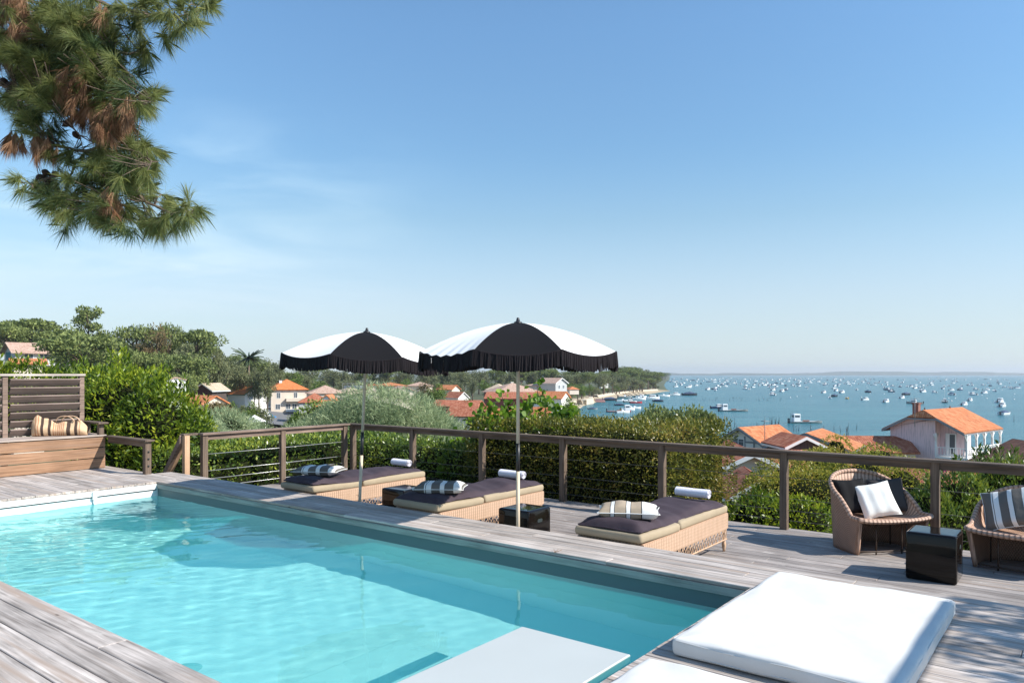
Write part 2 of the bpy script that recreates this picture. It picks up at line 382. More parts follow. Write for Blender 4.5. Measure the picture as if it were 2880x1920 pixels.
MT['blackcush'] = plain('black cushion', (.012,.012,.013), .9, spec=.15, bump=.2, bscale=10)
MT['greycush'] = plain('charcoal cushion', (.060,.055,.055), .9, spec=.15, bump=.2, bscale=10)
MT['whitecush'] = plain('white cushion', (.80,.80,.76), .9, spec=.15, bump=.3, bscale=9)
MT['wick'] = wicker('honey wicker', (.30,.19,.12), (.56,.38,.265), 28, 30, 'rib')
MT['wickchair'] = wicker('brown wicker', (.13,.07,.045), (.56,.36,.26), 21, 60, 'rib')
MT['wickside'] = wicker('brown wicker side', (.15,.085,.058), (.43,.265,.19), 60, 45, 'weave')
MT['rod'] = plain('dark cane', (.06,.035,.022), .6)
MT['cane'] = plain('pale cane', (.55,.36,.23), .5, var=.2, vscale=30)
TB, TW, TK = (.40,.32,.235), (.78,.77,.74), (.03,.03,.03)
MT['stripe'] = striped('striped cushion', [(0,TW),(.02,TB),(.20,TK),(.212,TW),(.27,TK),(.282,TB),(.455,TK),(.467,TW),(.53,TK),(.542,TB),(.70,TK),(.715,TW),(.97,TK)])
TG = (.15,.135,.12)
MT['stripeg'] = striped('taupe and shaded beige stripes', [(0,TG),(.22,TW),(.245,TG),(.26,TW),(.36,TG),(.375,TG),(.52,TK),(.53,TW),(.62,TK),(.63,TG),(.80,TW),(.96,TG)])  # taupe; for the lounger cushions, beige with parasol shade put into the colour
B1, B2, B3 = (.62,.43,.27), (.07,.045,.035), (.40,.17,.09)
st = [(0,B1),(.07,B3),(.085,B1),(.12,B3),(.135,B1),(.17,B2),(.22,B1),(.30,B2),(.35,B1)]
for i in range(6): st += [(.39+.036*i, B3), (.405+.036*i, B1)]
st += [(.63,B2),(.70,B1),(.77,B2),(.825,B1),(.86,B3),(.875,B1)]
MT['bag'] = striped('striped jute', st, bump=.5)
MT['liner'] = plain('pool liner', (.86,.88,.87), .45, var=.02, vscale=2)
MT['linerbed'] = plain('pool bed liner', (.80,.86,.84), .6)
MT['gap'] = plain('dark slot', (.02,.03,.03), .6)
MT['earth'] = plain('dark soil', (.05,.042,.03), .95)
MT['bark'] = plain('bark', (.14,.10,.075), .9, var=.4, vscale=8, bump=.6, bscale=12)
MT['barkg'] = plain('grey bark', (.25,.21,.18), .9, var=.4, vscale=14, bump=.6, bscale=22)
MT['cone'] = plain('pine cone', (.035,.022,.017), .8)
MT['hedge'] = leaf('privet leaves', [(.035,.052,.010), (.11,.13,.020), (.24,.23,.034), (.33,.23,.06)], trans=.3, clump=1.6, rough=.35)
MT['hedge_dk'] = leaf('dark laurel leaves', [(.035,.07,.016), (.09,.155,.026), (.19,.26,.04), (.35,.38,.05)], trans=.25, clump=1.5, rough=.32)
MT['laurel'] = leaf('laurel leaves', [(.035,.075,.012), (.11,.18,.018), (.26,.34,.026), (.48,.50,.04)], trans=.4, clump=1.3, rough=.38)
MT['tamarisk'] = leaf('tamarisk sprays', [(.14,.19,.10), (.25,.32,.16), (.38,.46,.25), (.47,.50,.29)], trans=.35, clump=.9, rough=.6)
MT['vine'] = leaf('vine leaves', [(.06,.13,.012), (.15,.27,.02), (.30,.44,.04)], trans=.5, clump=2.5)
MT['yellowtree'] = leaf('yellowing leaves', [(.09,.13,.018), (.23,.25,.032), (.40,.36,.05), (.46,.30,.07)], trans=.45, clump=1.0)
MT['pineA'] = leaf('pine crown', [(.08,.115,.035), (.165,.205,.06), (.28,.32,.095)], trans=.2, clump=.35, rough=.7)
MT['pineB'] = leaf('oak crown', [(.09,.11,.05), (.16,.18,.08), (.26,.27,.12)], trans=.2, clump=.35, rough=.7)
MT['pineC'] = leaf('fresh green crown', [(.07,.12,.02), (.14,.21,.035), (.22,.29,.06)], trans=.25, clump=.5, rough=.7)
MT['rust'] = leaf('rusty crown', [(.09,.085,.03), (.15,.115,.045), (.20,.13,.06)], trans=.2, clump=.5, rough=.7)
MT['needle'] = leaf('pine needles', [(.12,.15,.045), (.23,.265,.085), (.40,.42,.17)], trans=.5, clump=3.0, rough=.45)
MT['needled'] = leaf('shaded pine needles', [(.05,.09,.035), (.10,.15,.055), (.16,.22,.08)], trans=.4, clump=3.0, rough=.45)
MT['dry'] = leaf('dry needles', [(.19,.10,.055), (.34,.185,.10), (.50,.31,.18)], trans=.3, clump=5.0, rough=.6)
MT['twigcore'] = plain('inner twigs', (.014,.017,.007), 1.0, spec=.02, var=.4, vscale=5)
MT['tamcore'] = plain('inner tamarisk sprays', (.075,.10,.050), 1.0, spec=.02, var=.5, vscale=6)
TO = ((.42,.135,.055), (.56,.20,.085), (.66,.29,.14))
MT['tile_o'] = tiles('orange tiles', *TO)
MT['tile_b'] = tiles('bright orange tiles', (.58,.17,.05), (.66,.21,.07), (.72,.26,.10))
MT['tile_r'] = tiles('red tiles', (.30,.085,.045), (.42,.14,.075), (.52,.23,.14))
MT['tile_p'] = tiles('pale pink tiles', (.42,.26,.19), (.52,.34,.26), (.60,.44,.34))
MT['tile_s'] = tiles('sandy tiles', (.48,.36,.25), (.56,.44,.32), (.64,.52,.40))
MT['tile_d'] = tiles('dark brown tiles', (.10,.05,.04), (.17,.08,.055), (.24,.12,.08))
MT['wall_w'] = plain('white render', (.78,.76,.71), .8, var=.05, vscale=.8)
MT['wall_c'] = plain('cream render', (.66,.57,.47), .8, var=.06, vscale=.8)
MT['wall_g'] = plain('pale grey render', (.45,.45,.44), .8, var=.06, vscale=.8)
MT['wall_t'] = plain('teal boards', (.02,.14,.17), .7)
MT['wall_r'] = plain('dark red wall', (.28,.07,.05), .8)
MT['wall_b'] = planks('brown boards', (.09,.06,.05), (.20,.145,.12), .16)
MT['wall_k'] = planks('dark brown boards', (.035,.025,.022), (.09,.065,.055), .18)
MT['wall_p'] = planks('faded pink boards', (.50,.37,.38), (.80,.60,.61), .16)
MT['glass'] = plain('window glass', (.09,.11,.13), .08, spec=.8)
MT['greytrim'] = plain('grey trim', (.20,.22,.24), .6)
MT['brick'] = plain('chimney brick', (.24,.11,.085), .85, var=.25, vscale=9)
MT['greenp'] = plain('green paint', (.01,.20,.12), .5)
MT['pinkp'] = plain('pink awning', (.60,.16,.22), .8)
MT['road'] = plain('asphalt', (.16,.16,.165), .9, var=.1, vscale=.6)
MT['stone'] = plain('quay stone', (.52,.44,.33), .85, var=.15, vscale=.5)
MT['rubber'] = plain('rubber', (.02,.02,.02), .8)
for k, c in dict(hull_w=(.88,.88,.88), hull_b=(.03,.06,.14), hull_k=(.03,.035,.045), hull_r=(.42,.04,.05), hull_g=(.32,.34,.33), hull_y=(.68,.38,.05), cover=(.05,.07,.12), deckw=(.82,.81,.79)).items():
    MT[k] = plain('boat paint '+k[5:] if k.startswith('hull') else 'boat '+k, c, .4)
# ---------------------------------------------------------------- decks
LOW = -0.48; LO = -0.31                      # LO: the same level in the measured coordinates used with PK
PL0, PL1, PS0, PS1 = -11.64, -2.14, 2.268, 5.856       # pool opening in deck coordinates (l, s)
def boards(mb, l0, l1, s0, s1, pitch, top, th=.03, gap=.007, lmin=2.6, lmax=4.6, anchor=None, ragged=None):
    n = max(1, int(round((s1-s0)/pitch))); p = (s1-s0)/n
    for i in range(n):
        a, b = s0+i*p+gap/2, s0+(i+1)*p-gap/2
        l = l0 - random.uniform(0, 1.5) if not ragged else l0
        e1 = l1 + (random.uniform(-ragged, ragged) if ragged else 0)
        while l < e1 - .01:
            e = min(e1, l + random.uniform(lmin, lmax))
            if e1 - e < .5: e = e1
            t = top + random.uniform(-.0015, .0015)
            mb.bbox((max(l, l0)+.002, a, t-th), (e-.002, b, t), .004, M=P)
            l = e
        
m = MB()
boards(m, -15.4, PL0, -3.0, PS0, .19, 0)
boards(m, -15.4, PL0, PS0, 5.85, .172, 0, ragged=.006)
boards(m, -15.4, -12.62, 5.85, 6.30, .15, 0)
boards(m, -12.62, PL0, 5.85, 6.60, .15, 0)
boards(m, PL0, 3.6, PS1, 6.60, .149, 0)
boards(m, PL1, 3.6, PS0, PS1, .1495, 0)
boards(m, PL0, 3.6, PS0-5*.19-.003, PS0, .19, 0)
boards(m, PL0, 3.6, -3.0, PS0-5*.19-.003, .19, 0)
# edge boards facing down at the step and joists under
struct(m.build('pool_deck', MT['deck']))
m = MB()
m.box((PL0-.0, 6.575, LOW-.25), (3.6, 6.597, -.032), M=P)
m.box((-12.62, 6.575, -1.2), (PL0, 6.597, -.032), M=P)
m.box((-15.4, 6.275, -1.2), (-12.62, 6.297, -.032), M=P)
struct(m.build('deck_step_face', MT['fascia']))
m = MB(); boards(m, -12.82, 5.2, 6.602, 10.73, .152, LOW)
m.box((-12.82, 10.71, LOW-.28), (5.2, 10.75, LOW-.034), M=P)
m.box((-12.86, 6.6, LOW-.28), (-12.824, 10.7, LOW-.034), M=P)
struct(m.build('lower_deck', MT['deck_low']))
# ---------------------------------------------------------------- pool
WZ, BED = -0.225, -1.28
m = MB()
def wallq(a, b, z0, z1): m.quad(P(a[0],a[1],z0), P(b[0],b[1],z0), P(b[0],b[1],z1), P(a[0],a[1],z1))
e = .012
for a, b in (((PL0,PS1+e),(PL1,PS1+e)), ((PL1,PS1+e),(PL1,PS0)), ((PL1,PS0),(PL0,PS0)), ((PL0,PS0),(PL0,PS1+e))):
    wallq(a, b, BED, WZ+.0)
m.quad(P(PL0,PS0,BED), P(PL1,PS0,BED), P(PL1,PS1+e,BED), P(PL0,PS1+e,BED))
# rounded bench along the far end, white entry block
pool = m.build('swimming_pool', MT['liner']); struct(pool); pool.cycles.is_caustics_receiver = True
m = MB()
for a, b in (((PL1,PS1+e),(PL1,PS0)), ((PL1,PS0),(PL0,PS0)), ((PL0,PS0),(PL0,PS1+e))):
    wallq(a, b, WZ-.0, -.036)
m2 = MB(); m2.quad(P(PL0,PS1+e,WZ), P(PL1,PS1+e,WZ), P(PL1,PS1+e,-.036), P(PL0,PS1+e,-.036)); struct(m2.build('pool_side_wall', plain('shade dark liner', (.10,.165,.17), .5)))  # shade on the far wall is put into this darker liner colour
struct(m.build('pool_upper_wall', MT['liner']))
m = MB(); m.box((PL0+.02, PS1-.012, -.098), (PL1, PS1+.010, -.034), M=P)
struct(m.build('pool_fascia', MT['fascia']))
m = MB()
m.box((PL0+.001, PS0, -.112), (PL0+.022, PS1-.013, -.034), M=P)
struct(m.build('pool_edge_strip', MT['white']))
m = MB(); m.box((PL0+.001, PS0, -.128), (PL0+.012, PS1-.013, -.113), M=P)
struct(m.build('pool_cover_slot', MT['gap']))
m = MB(); m.box((PL0+.02, 4.88, -.15), (PL0+.05, 4.94, -.036), M=P); m.box((PL0+.02, 4.895, -.21), (PL0+.04, 4.925, -.15), M=P)
tag(m.build('pool_hook', MT['white']), 'small white hook fixed on the white rim at the far end of the pool', 'hook')
m = MB(); m.bbox((-3.405, 3.05, BED), (-2.482, 4.517, -.214), .006, M=P)
tag(m.build('pool_platform', plain('white platform', (.49,.515,.50), .5, var=.02, vscale=2)), 'flat white block standing in the pool with its top just out of the water', 'platform').cycles.is_caustics_receiver = True
m = MB(); m.bbox((-4.25, PS0+.002, BED), (-3.408, 4.05, -.62), .01, M=P); st_ = m.build('added_step', MT['liner']); tag(st_, 'white step added under water beside the pale block to cut its shadow', 'added step'); st_.cycles.is_caustics_receiver = True  # step added under water to shorten the shadow of the block
# water sheet with small real ripples; the bed is lit through it
nL, nS = 380, 144
ll = np.linspace(PL0, PL1, nL); ss = np.linspace(PS0, PS1+.012, nS); A, B = np.meshgrid(ll, ss, indexing='ij'); Z = np.zeros_like(A)
for i in range(46):
    th = rng.uniform(0, 2*math.pi) if i % 3 else rng.normal(-.5, .35)
    wl = math.exp(rng.uniform(math.log(.16), math.log(1.1))); k = 2*math.pi/wl
    Z += .00075*wl*np.sin(k*(np.cos(th)*A+np.sin(th)*B)+rng.uniform(0, 7))*(1+.5*np.sin(A*.9+i)) 
for i in range(26):
    th = rng.normal(-.6, .5); wl = rng.uniform(.09, .20); k = 2*math.pi/wl
    Z += .0011*wl*np.sin(k*(np.cos(th)*A+np.sin(th)*B)+rng.uniform(0, 7))*np.clip((-5.5-A)/5, .30, 1)*(1+.6*np.sin(A*1.7+B*1.3+i))
damp = .36 + .75*np.clip((-4.5-A)/6, 0, 1); Z *= damp
V = np.stack([LX*A+SX*B, LY*A+SY*B, WZ+Z], -1).reshape(-1, 3)
ii, jj = np.meshgrid(np.arange(nL-1), np.arange(nS-1), indexing='ij'); q = (ii*nS+jj).ravel()
wm, wnt, wb = newmat('pool water'); wnt.nodes.remove(wb)
gl = N(wnt, 'ShaderNodeBsdfGlass', i_Roughness=0.0, i_IOR=1.33); gl.inputs['Color'].default_value = (.655, .945, .925, 1)
df = N(wnt, 'ShaderNodeBsdfDiffuse'); df.inputs[0].default_value = (.01, .60, .68, 1); mw = N(wnt, 'ShaderNodeMixShader'); mw.inputs[0].default_value = .13   # diffuse turquoise standing in for scattered light, brightens the shaded water
wnt.links.new(gl.outputs[0], mw.inputs[1]); wnt.links.new(df.outputs[0], mw.inputs[2]); wnt.links.new(mw.outputs[0], wnt.nodes['Material Output'].inputs[0])
wo = npmesh('pool_water', V, np.stack([q, q+nS, q+nS+1, q+1], -1), wm, smooth=True); struct(wo); wo.cycles.is_caustics_caster = True
m = MB(); 
for k in range(14):
    a = 2*math.pi*k/14
dr = MB(); dr.lathe([(0,.012),(.10,.012),(.12,0)], P(-5.6, 3.05, BED), 20); 
tag(dr.build('pool_drain', plain('pale drain cover', (.45,.62,.62), .5)), 'round drain cover on the bed of the pool', 'drain').cycles.is_caustics_receiver = True

# ---------------------------------------------------------------- railings
RZ = .713
def post(name, l, s, z0, z1, root, w=.09, mat='post', M=P):
    MB().box((l-w/2, s-w/2, z0), (l+w/2, s+w/2, z1), M=M).build(name, MT[mat], root)
FS = 9.785; FL = -11.66
r1 = thing('deck_railing', 'long dark timber railing along the far edge of the lower deck behind the loungers', 'railing', PK(-4.85, FS, LO))
for l in (-11.60, -9.92, -8.24, -6.57, -4.86, -3.13, -1.41, .31, 2.03, 3.75): post('post', l, FS, LO, RZ-.03, r1, M=PK)
m = MB(); m.bbox((FL-.05, FS-.075, RZ-.03), (4.3, FS+.075, RZ), .004, M=PK); m.box((FL+.08, FS-.02, RZ-.115), (4.3, FS+.02, RZ-.032), M=PK); m.build('top_rail', MT['railL'], r1)
for z in (.36, .09, -.06, -.19):
    MB().tube([PK(FL, FS, z), PK(-8, FS, z-.004), PK(-4, FS, z), PK(4.2, FS, z)], .0035, 4).build('cable', plain('dull cable', (.12,.12,.11), .5, .4), r1)
r2 = thing('deck_railing', 'short timber railing with bright steel cables at the left end of the lower deck', 'railing', PK(FL, 8, LO))
for s in (6.66, 8.18, FS-.17): post('post', FL, s, LO if s > 6.7 else -.4, RZ-.03, r2, M=PK)
m = MB(); m.bbox((FL-.075, 6.60, RZ-.028), (FL+.075, FS-.08, RZ+.003), .004, M=PK); m.box((FL-.02, 6.7, RZ-.115), (FL+.02, FS-.1, RZ-.03), M=PK); m.build('top_rail', MT['railS'], r2)
for z in (.36, .08, -.055, -.19):
    MB().tube([PK(FL, 6.7, z), PK(FL, 8.2, z-.006), PK(FL, FS-.2, z)], .0055, 5).build('cable', MT['steel'], r2)
r3 = thing('stair_handrail', 'timber handrail sloping down beside the stair left of the cable railing', 'handrail', PK(-11.74, 6.38, 0))
post('post', -11.76, 6.40, -.9, RZ-.03, r3, .085, 'newwood', M=PK)
MB().bbox((-11.86, 6.35, RZ-.03), (FL-.076, 6.62, RZ), .004, M=PK).build('top_rail', MT['railL'], r3)
for k, (o, mm) in enumerate(((-.035, 'railS'), (.03, 'newwood'))):
    m = MB(); s0 = 6.38+o; pts = [(-11.80, RZ-.02), (-12.75, RZ-1.12)]
    (a0, z0), (a1, z1) = pts
    vs = [PK(a, s_, z+dz) for (a, z) in pts for s_ in (s0-.03, s0+.03) for dz in (-.13, 0)]
    m.add(vs, [(0,1,3,2),(4,6,7,5),(0,4,5,1),(2,3,7,6),(1,5,7,3),(0,2,6,4)]); m.build('sloping_rail', MT[mm], r3)
r4 = thing('low_guardrail', 'low timber guard rail running from the bench to a bolted post by the stair', 'guardrail', P(-13.3, 6.2, 0))
post('post', -12.66, 6.20, -.5, .555, r4, .10)
m = MB(); m.bbox((-14.08, 6.12, .555), (-12.56, 6.28, .585), .004, M=P); m.box((-14.05, 6.17, .46), (-12.71, 6.22, .553), M=P); m.build('top_rail', MT['railL'], r4)
for z in (.38, .26, .14):
    m = MB(); m.lathe([(0,-.012),(.016,-.012),(.016,.012),(0,.012)], P(-12.605, 6.2, z), 8); m.build('bolt', MT['gap'], r4)

# ---------------------------------------------------------------- bench, screen
b = thing('built_in_bench', 'built in bench of orange brown boards on the left end of the pool deck', 'bench', P(-14.4, 4.5, 0))
for i in range(3): MB().bbox((-14.115, 1.0, .012+i*.188), (-14.085, 6.14, .182+i*.188), .005, M=P).build('front_board', MT['bench'], b)
m = MB()
for i in range(4): m.bbox((-14.14-.175*(i+1)+.18-.13, 1.0, .575), (-14.14-.175*i+.18-.137, 6.17, .60), .004, M=P)
m.build('seat', wood('seat timber', (.24,.19,.16), (.52,.43,.37), 'S', tint=.15), b)
MB().box((-14.80, 6.12, 0), (-14.118, 6.15, .573), M=P).build('end_panel', MT['slat'], b)
m = MB(); m.bbox((-14.78, 6.00, .80), (-14.02, 6.17, .83), .004, M=P); m.build('armrest', MT['railL'], b)
MB().box((-14.20, 6.05, .602), (-14.11, 6.13, .798), M=P).build('armrest_post', MT['post'], b)
MB().box((-14.74, 6.05, .602), (-14.66, 6.13, .798), M=P).build('armrest_post', MT['post'], b)
sc_ = thing('slatted_screen', 'tall screen of dark tilted slats behind the bench', 'screen', P(-14.84, 4.5, 0))
for s0, s1 in ((4.83, 6.03), (3.55, 4.77), (2.3, 3.5)):
    m = MB()
    for i in range(9):
        z = 1.555 - i*.146
        vs = [P(-14.84+dx, s_, z+dz) for s_ in (s0+.04, s1-.03) for dx, dz in ((.055,.058),(.080,.036),(-.020,-.075),(-.045,-.053))]
        m.add(vs, [(0,1,2,3),(7,6,5,4),(0,4,5,1),(1,5,6,2),(2,6,7,3),(3,7,4,0)])
    m.build('slats', MT['slat'], sc_)
for s in (6.04, 4.80, 3.52, 2.25): post('post', -14.84, s, 0.0, 1.66, sc_, .08, 'railS')
m = MB(); m.bbox((-14.90, 2.2, 1.662), (-14.77, 6.09, 1.70), .004, M=P); m.build('top_rail', wood('grey cap', (.30,.25,.22), (.55,.48,.43), 'S'), sc_)
# bag on the bench
bc = P(-14.45, 5.53, .60); bt = thing('beach_bag', 'slouching striped jute beach bag with rope handles lying on the bench', 'bag', bc)
def bagf(u, v):
    x = (u-.5)*.92; a = 2*math.pi*v
    end = min(1, 7*u, 7*(1-u)); h = (.115 + .05*end**.7)*(1+.13*math.sin(9*u+1)+.06*math.sin(23*u)) ; h *= 1.12 if u < .15 else 1
    w = .10*end**.6*(1+.1*math.sin(11*u)) + .015
    y = w*math.cos(a); z = h + h*math.sin(a)*(1.0 if math.sin(a) < 0 else 1+.10*math.sin(17*u))
    return (bc[0]+.92*x*(SX*.55+LX*.5)+y*LX*.8, bc[1]+.92*x*(SY*.55+LY*.5)*.4+y*LY*.8, bc[2]+z)
def bagf2(u, v):
    x = (u-.5)*.86
    ca, sa = math.cos(R(20)), math.sin(R(20))
    q = 0
    a = 2*math.pi*v; end = min(1, (9*u)**.6, (9*(1-u))**.6)
    h = .135*(.62+.38*end)*(1+.16*math.sin(8*u+.9)+.06*math.sin(25*u)); h *= 1.25-.42*u
    w = .105*(.35+.65*end)*(1+.08*math.sin(13*u))
    pinch = (.45 if math.sin(a) > .3 else 1)
    return (bc[0]+x*ca - w*math.cos(a)*pinch*sa, bc[1]+x*sa+w*math.cos(a)*pinch*ca, bc[2]+h+h*math.sin(a))
mb_ = MB(); mb_.grid(bagf2, 48, 18); mb_.build('body', MT['bag'], bt, sub=1)
for o in (-.03, .05):
    pts = [(bc[0]+(.10+.17*math.cos(t)+o)*.94, bc[1]+.05+o*.6, bc[2]+.25+.10*math.sin(t)) for t in np.linspace(0, math.pi, 14)]
    MB().tube(pts, .011, 6).build('handle', MT['cane'], bt)

# ---------------------------------------------------------------- parasols
def parasol(l, s, tilt, label, top, wrinkle):
    """eight panels, black and white in turn, one black panel towards the camera"""
    x, y, _ = P(l, s); root = thing('parasol', label, 'parasol', (x, y, LOW))
    lean = Matrix.Rotation(tilt, 3, 'Y')
    Rr = 1.160; apex = top - .05; rimz = apex - .345
    az = math.atan2(-x, -y)                       # towards the camera, measured from -Y
    def T(p):                                    # lean the whole parasol about its foot
        v = lean @ Vector((p[0], p[1], p[2]-LOW)); return (x+v.x, y+v.y, LOW+v.z)
    def pt(k, t, r, dz=0.0):
        a0 = (k-.5)*math.pi/4; a1 = (k+.5)*math.pi/4
        p0 = Vector((math.sin(a0), -math.cos(a0))); p1 = Vector((math.sin(a1), -math.cos(a1)))
        q = p0.lerp(p1, t); n = 4*t*(1-t)
        prof = 1 - r**1.75
        z = rimz + (apex-rimz)*prof - .062*n*r**3 - .010*n*(1-r)
        q = q*(Rr*r*(1+.030*n*r))
        if wrinkle and k in wrinkle and r > .72:
            w = (r-.72)/.28; z += .010*w*math.sin(t*34+2*r)*n**.3; q *= 1+.010*w*math.sin(t*34)
        c, s_ = math.cos(-az*0), math.sin(0)
        ca, sa = math.cos(rot), math.sin(rot)
        return T((q.x*ca-q.y*sa, q.x*sa+q.y*ca, z+dz))
    rot = math.atan2(x, y)*-1
    for k in range(8):
        m = MB(); m.grid(lambda a, b_: pt(k, a, .02+.98*b_), 22, 14)
        m.build('canopy_panel', MT['black_can'] if k % 2 == 0 else MT['white_can'], root)
    m = MB()                                      # gathered fringe hanging from every rim edge
    for k in range(8):
        n = 78
        for i in range(n):
            t = (i+.5)/n; a = Vector(pt(k, t, 1.0, .004)); out = (a - Vector((x, y, a.z))).normalized()
            sd = Vector((-out.y, out.x, 0)); ln = random.uniform(.150, .166); w = .0125
            off = out*random.uniform(-.010, .016); sw = sd*random.uniform(-.010, .010)
            a = a + off*.3; bt_ = a + off + sw + Vector((0,0,-ln))
            c = out*.006
            m.add([a-sd*w+c*0, a+sd*w, a+c, bt_-sd*w*.9, bt_+sd*w*.9, bt_+c], [(0,3,5,2),(2,5,4,1),(1,4,3,0)])
        for o in (0, .008):                       # hem braid
            m.tube([tuple(Vector(pt(k, t, 1.0, .003-o))) for t in np.linspace(0, 1, 12)], .007, 5)
    m.build('fringe', MT['fringe'], root)
    for k in range(8):
        m = MB(); m.tube([pt(k, 0, r, -.012) for r in (.05,.3,.55,.8,.99)], .005, 5); 
        h = T((0, 0, rimz-.02)); m.tube([h, pt(k, 0, .55, -.015)], .004, 4); m.build('rib', MT['pole_black'], root)
    m = MB(); m.tube([T((0,0,apex-.012)), T((0,0,apex+.012)), T((0,0,apex+.02)), T((0,0,apex+.055)), T((0,0,apex+.062))], [.052,.045,.024,.016,.012], 12); m.build('finial', MT['pole_black'], root)
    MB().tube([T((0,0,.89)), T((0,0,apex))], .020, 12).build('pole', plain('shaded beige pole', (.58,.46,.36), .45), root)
    MB().tube([T((0,0,.58)), T((0,0,.90))], .0225, 12).build('pole_sleeve', MT['pole_black'], root)
    MB().tube([T((0,0,LOW+.10)), T((0,0,.585))], .0215, 12).build('pole', MT['pole'], root)
    m = MB(); m.lathe([(0,0),(.24,0),(.25,.03),(.24,.065),(.05,.075),(.034,.08),(.034,.36),(.0,.36)], (x, y, LOW), 20); m.build('base', MT['white'], root)
    k_ = MB(); kp = Vector((x-.05, y-.02, LOW+.30)); k_.tube([kp, kp+Vector((.04,.0,0))], .012, 8); k_.build('clamp_knob', MT['white'], root)
    return root
parasol(-5.204, 6.82, 0.0, 'fringed black and white parasol on the right, nearer the camera', 2.335, (7,))
parasol(-7.974, 6.82, R(2.4), 'fringed black and white parasol on the left, leaning slightly', 2.325, ())

# ---------------------------------------------------------------- loungers with cushions and towels
def rslab(mb, x0, x1, y0, y1, z0, z1, r, M, crown=0.0, wob=0.0, n=7, seed=0, puck=0.0):
    """soft box: rounded rings and a crowned top"""
    rs = np.random.RandomState(seed)
    ph = rs.uniform(0, 7, 8)
    KK = [max(1, int((x1-x0)/.09)), max(1, int((y1-y0)/.09)), max(1, int((x1-x0)/.09)), max(1, int((y1-y0)/.09))]
    def ring(ins, z, w=1.0):
        out = []
        X0, X1, Y0, Y1 = x0+ins, x1-ins, y0+ins, y1-ins; rr = max(.004, r-ins*.4)
        for cx, cy, a0 in ((X1-rr, Y1-rr, 0), (X0+rr, Y1-rr, 90), (X0+rr, Y0+rr, 180), (X1-rr, Y0+rr, 270)):
            for k in range(6):
                a = R(a0+90*k/5); out.append([cx+rr*math.cos(a), cy+rr*math.sin(a), z])
        dense = []
        for i in range(len(out)):
            a, b_ = out[i], out[(i+1) % len(out)]
            kk = 1 if i % 6 != 5 else KK[i//6]
            for j in range(kk): dense.append([a[q]+(b_[q]-a[q])*j/kk for q in range(3)])
        for p in dense:
            t = p[0]*7+p[1]*5
            p[2] += w*wob*(math.sin(t+ph[0])+.6*math.sin(2.3*t+ph[1]+p[0]*3))
            cx, cy = (x0+x1)/2, (y0+y1)/2
            if puck: 
                d = puck*math.sin(31*(p[0]+p[1])+ph[2])*math.sin(13*(p[0]-p[1])+ph[3]); p[0] += d*(1 if p[0] > cx else -1); p[1] += d
        return dense
    h = z1-z0; R_ = min(h/2, r)
    prof = [(R_, z0, 0), (R_*.3, z0+R_*.25, .3), (0, z0+R_*.9, .6), (0, z1-R_*.9, .8), (R_*.3, z1-R_*.25, 1), (R_, z1, 1), (R_*1.8, z1+crown*.35, 1)]
    rings = [ring(a, z, w) for a, z, w in prof]; nn = len(rings[0])
    vs = [M(*p) for rg in rings for p in rg]
    fs = [(i*nn+k, i*nn+(k+1) % nn, (i+1)*nn+(k+1) % nn, (i+1)*nn+k) for i in range(len(rings)-1) for k in range(nn)]
    mb.add(vs, fs, None, True)
    # top sheet
    base = rings[-1]; cx, cy = (x0+x1)/2, (y0+y1)/2
    last = base; vs = [M(*p) for p in last]; fs = []
    lv = [(.9, .55), (.7, .8), (.45, .95), (.2, 1.0)]
    allr = [last]
    for f, cz in lv:
        allr.append([[cx+(p[0]-cx)*f, cy+(p[1]-cy)*f, z1+crown*cz+wob*(math.sin((cx+(p[0]-cx)*f)*9+(cy+(p[1]-cy)*f)*6+ph[4])+math.sin((p[1]-cy)*f*11+ph[5]))*.8] for p in base])
    vs = [M(*p) for rg in allr for p in rg]
    fs = [(i*nn+k, i*nn+(k+1) % nn, (i+1)*nn+(k+1) % nn, (i+1)*nn+k) for i in range(len(allr)-1) for k in range(nn)]
    fs.append(tuple((len(allr)-1)*nn+k for k in range(nn)))
    fs2 = [tuple(k for k in range(nn))[::-1]]
    mb.add(vs, fs, None, True); mb.add([M(*p) for p in rings[0]], fs2)
    return mb
def pillow(mb, w, d, h, T, n=20, seed=0, plump=.40):
    rs = np.random.RandomState(seed); ph = rs.uniform(0, 7, 4)
    for sgn in (1, -1):
        def f(a, b_):
            A, B = 2*a-1, 2*b_-1
            e = max(0, (1-abs(A)**3.2)*(1-abs(B)**3.2))**plump
            x = A*w/2*(1-.07*(1-B*B)*abs(A)**3); y = B*d/2*(1-.09*(1-A*A)*abs(B)**3)
            z = sgn*h/2*e*(1+.05*math.sin(5*A+ph[0])+.05*math.sin(6*B+ph[1])) + .006*math.sin(9*A+ph[2])*e
            return T(x, y, z)
        if sgn > 0: mb.grid(f, n, n)
        else: mb.grid(lambda a, b_: f(a, 1-b_) , n, n) ; 
    # flip v of the lower sheet is harmless: stripes run along v
    return mb
def piping(mb, w, d, T, r=.005):
    pts = []
    for A, B in [(t, -1) for t in np.linspace(-1, 1, 12)] + [(1, t) for t in np.linspace(-1, 1, 9)][1:] + [(t, 1) for t in np.linspace(1, -1, 12)][1:] + [(-1, t) for t in np.linspace(1, -1, 9)][1:]:
        pts.append(T(A*w/2*(1-.07*(1-B*B)*abs(A)**3), B*d/2*(1-.09*(1-A*A)*abs(B)**3), 0))
    mb.tube(pts, r, 5, cap=False); return mb
def Tf(c, yaw, pitch=0.0, roll=0.0):
    M_ = Matrix.Rotation(yaw, 3, 'Z') @ Matrix.Rotation(pitch, 3, 'X') @ Matrix.Rotation(roll, 3, 'Y')
    c = Vector(c)
    return lambda x, y, z: tuple(c + M_ @ Vector((x, y, z)))
